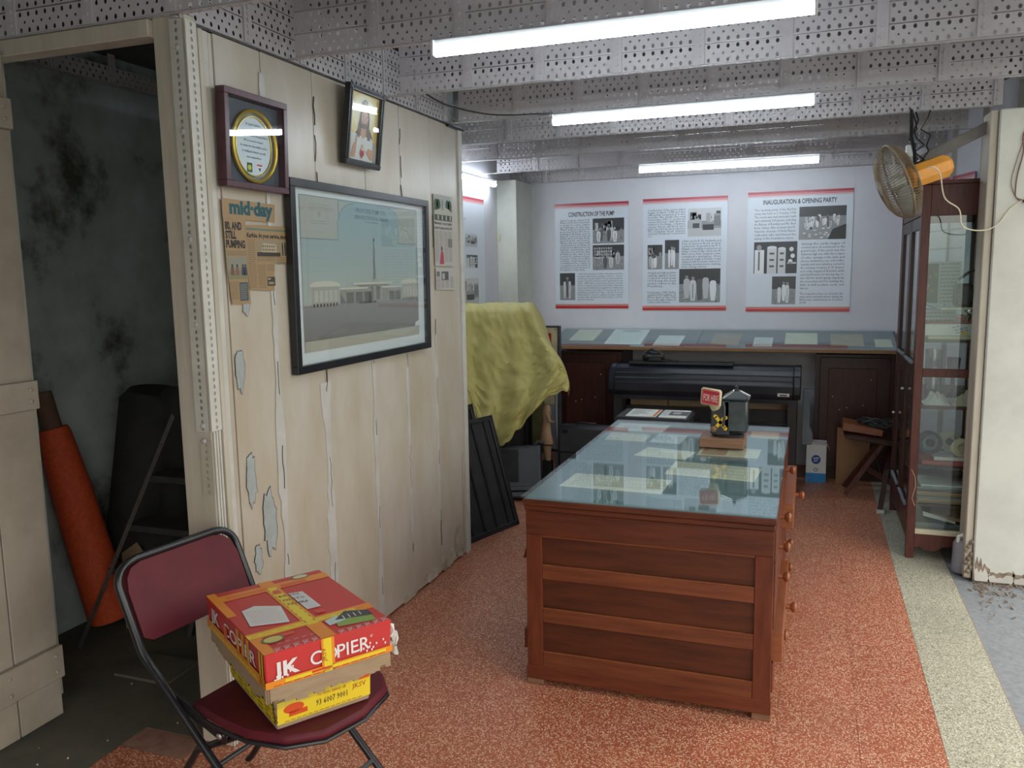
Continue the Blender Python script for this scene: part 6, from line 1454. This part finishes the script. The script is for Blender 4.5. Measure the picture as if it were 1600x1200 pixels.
wr1 = [(.945, 4.596, 2.34), (.935, 4.595, 2.25), (.925, 4.594, 2.20), (.922, 4.594, 2.12), (.912, 4.594, 2.02), (.90, 4.594, 1.95), (.912, 4.594, 1.915), (.935, 4.594, 1.90), (.99, 4.594, 1.893)]
tag(MB().tube(smooth_pts([(x + (.004 if i % 2 else -.004), y, z) for i, (x, y, z) in enumerate(wr1)]), .0028, 6).build('brown_wire', 'cord_brown', smooth=True), 'twisted brown wire hanging down the pillar face', 'wire')
wr2 = [(.93, 4.597, 2.20), (.905, 4.596, 2.10), (.885, 4.596, 2.0), (.892, 4.596, 1.95), (.915, 4.596, 1.905), (.94, 4.596, 1.893)]
tag(MB().tube(smooth_pts(wr2), .0014, 5).build('thin_wire', 'cord_brown', smooth=True), 'thin wire bowing left of the twisted wire on the pillar', 'wire')
tag(MB().box(.94, .99, 4.585, 4.599, 1.888, 1.905).build('cable_clip', 'black', bevel=.003), 'small black joint sleeve on the pillar where the wires meet', 'clip')
# cable under the ceiling beams
tag(MB().tube(smooth_pts([(-1.70, 3.46, 2.44), (-1.62, 3.60, 2.375), (-1.50, 3.78, 2.352), (-1.40, 3.90, 2.356), (-1.32, 4.02, 2.375), (-1.24, 4.09, 2.384)]), .004, 6).build('ceiling_cable', 'black', smooth=True), 'black cable sagging under the beams to the middle tube light', 'cable')
tag(MB().tube(smooth_pts([(-1.155, 3.415, 2.40), (-1.155, 3.405, 2.375), (-1.16, 3.40, 2.35), (-1.152, 3.40, 2.335), (-1.145, 3.40, 2.345)]), .0025, 6).build('ceiling_hook', 'steel_dark', smooth=True), 'small wire hook hanging from the second beam', 'hook')
# dark slab edge at the partition end
o = MB().box(-1.835, -1.806, 4.08, 4.29, 2.362, 2.376).build('black_strap', 'blue_black', bevel=.003); tag(o, 'dark strip on the far top corner of the partition', 'strip')

# ================================================================== INSIDE THE CLOSET
rl = T('orange_net_roll', 'leaning roll of orange mesh netting in the closet doorway', 'roll', (-2.95, 2.78, 0))
A0 = Vector((-2.93, 2.72, .085)); A1 = Vector((-3.085, 2.64, .96)); dr_ = (A1 - A0).normalized()
MB().tube([A0, A0.lerp(A1, .02), A0.lerp(A1, .3), A0.lerp(A1, .7), A0.lerp(A1, .97), A1], [.086, .093, .091, .082, .068, .060], 22).build('netting', 'orange_net', rl, smooth=True)
MB().tube([A0 - dr_ * .004, A1 + dr_ * .16], .040, 18).build('core_tube', 'paper_tube', rl, smooth=True)
MB().tube([A0 - dr_ * .008, A0 - dr_ * .002], [.060, .070], 20).build('inner_wraps', 'orange_net', rl, smooth=True)
bk = T('black_mat_roll', 'tall dark rolled mat leaning on the closet wall', 'roll', (-2.95, 3.1, 0))
B0 = Vector((-2.99, 2.98, .03)); B1 = Vector((-2.82, 2.98, 1.09)); bd = (B1 - B0).normalized()
MB().tube([B0, B0.lerp(B1, .4), B0.lerp(B1, .96), B1], [.16, .18, .155, .12], 22).build('mat', 'black_matt', bk, smooth=True)
MB().tube([B0 + Vector((.16, -.02, .02)), B0.lerp(B1, .5) + Vector((.15, 0, 0)), B1 + Vector((.13, 0, -.02)), B1 + Vector((.13, .01, .01))], [.10, .10, .085, .06], 20).build('outer_wrap', 'black_matt', bk, smooth=True)
rk = T('slotted_steel_rack', 'dark slotted steel rack with treads lying slanted in the closet', 'rack', (-2.8, 2.8, 0))
Q0 = Vector((-2.985, 2.58, .0)); Q1 = Vector((-2.480, 2.72, 1.08))
q = Q1 - Q0; L_q = q.length; qd = q.normalized(); side = qd.cross(Vector((-.5, -1, .1))).normalized(); nrm = side.cross(qd).normalized()
pq = perf_panel(.055, .036, 1, 1, .055, hole=(.0042, .0055)); pq.v = pq.v[:28]; pq.f = [f for f in pq.f if max(f) < 28]
b = MB()
for k in range(int(L_q / .055)):
    b.add([tuple(Q0 + qd * (v[0] + .055*(k+.5)) + side * v[2] + nrm * v[1] * -1) for v in pq.v], pq.f)
b.build('stringer', 'steel_dark', rk)
for t_ in (.32, .50, .70):
    c_ = Q0 + q * t_; 
    MB().box(c_.x, -2.36, c_.y, c_.y + .14, c_.z - .01, c_.z + .018).build('tread', 'dark_steel', rk, bevel=.002)
MB().bar((-2.58, 2.82, .0), (-2.37, 2.86, .72), .034, .02).build('rear_stringer', 'dark_steel', rk)
pb = T('cardboard_sheet', 'brown cardboard scrap wedged behind the orange roll', 'cardboard', (-2.85, 2.9, 0))
MB().prism([(-2.93, .0), (-2.78, .0), (-2.74, .30), (-2.83, .42), (-2.92, .36)], 2.80, 2.806, XZ).build('sheet', 'cardboard', pb)
o = MB().box(-2.62, -2.35, 2.42, 2.62, 0, .012).build('floor_panel', 'concrete', bevel=.002); tag(o, 'loose grey board lying on the closet floor', 'board')
rg = random.Random(21); b = MB()
for k in range(12):
    x_, y_ = rg.uniform(-2.6, -2.0), rg.uniform(1.7, 2.7); s_ = rg.uniform(.002, .005); b.box(x_, x_ + s_, y_, y_ + s_, -.001, s_ * .7)
o = b.build('grit', 'trim_white'); tag(o, 'pale grit scattered on the closet threshold', 'grit'); o['kind'] = 'stuff'
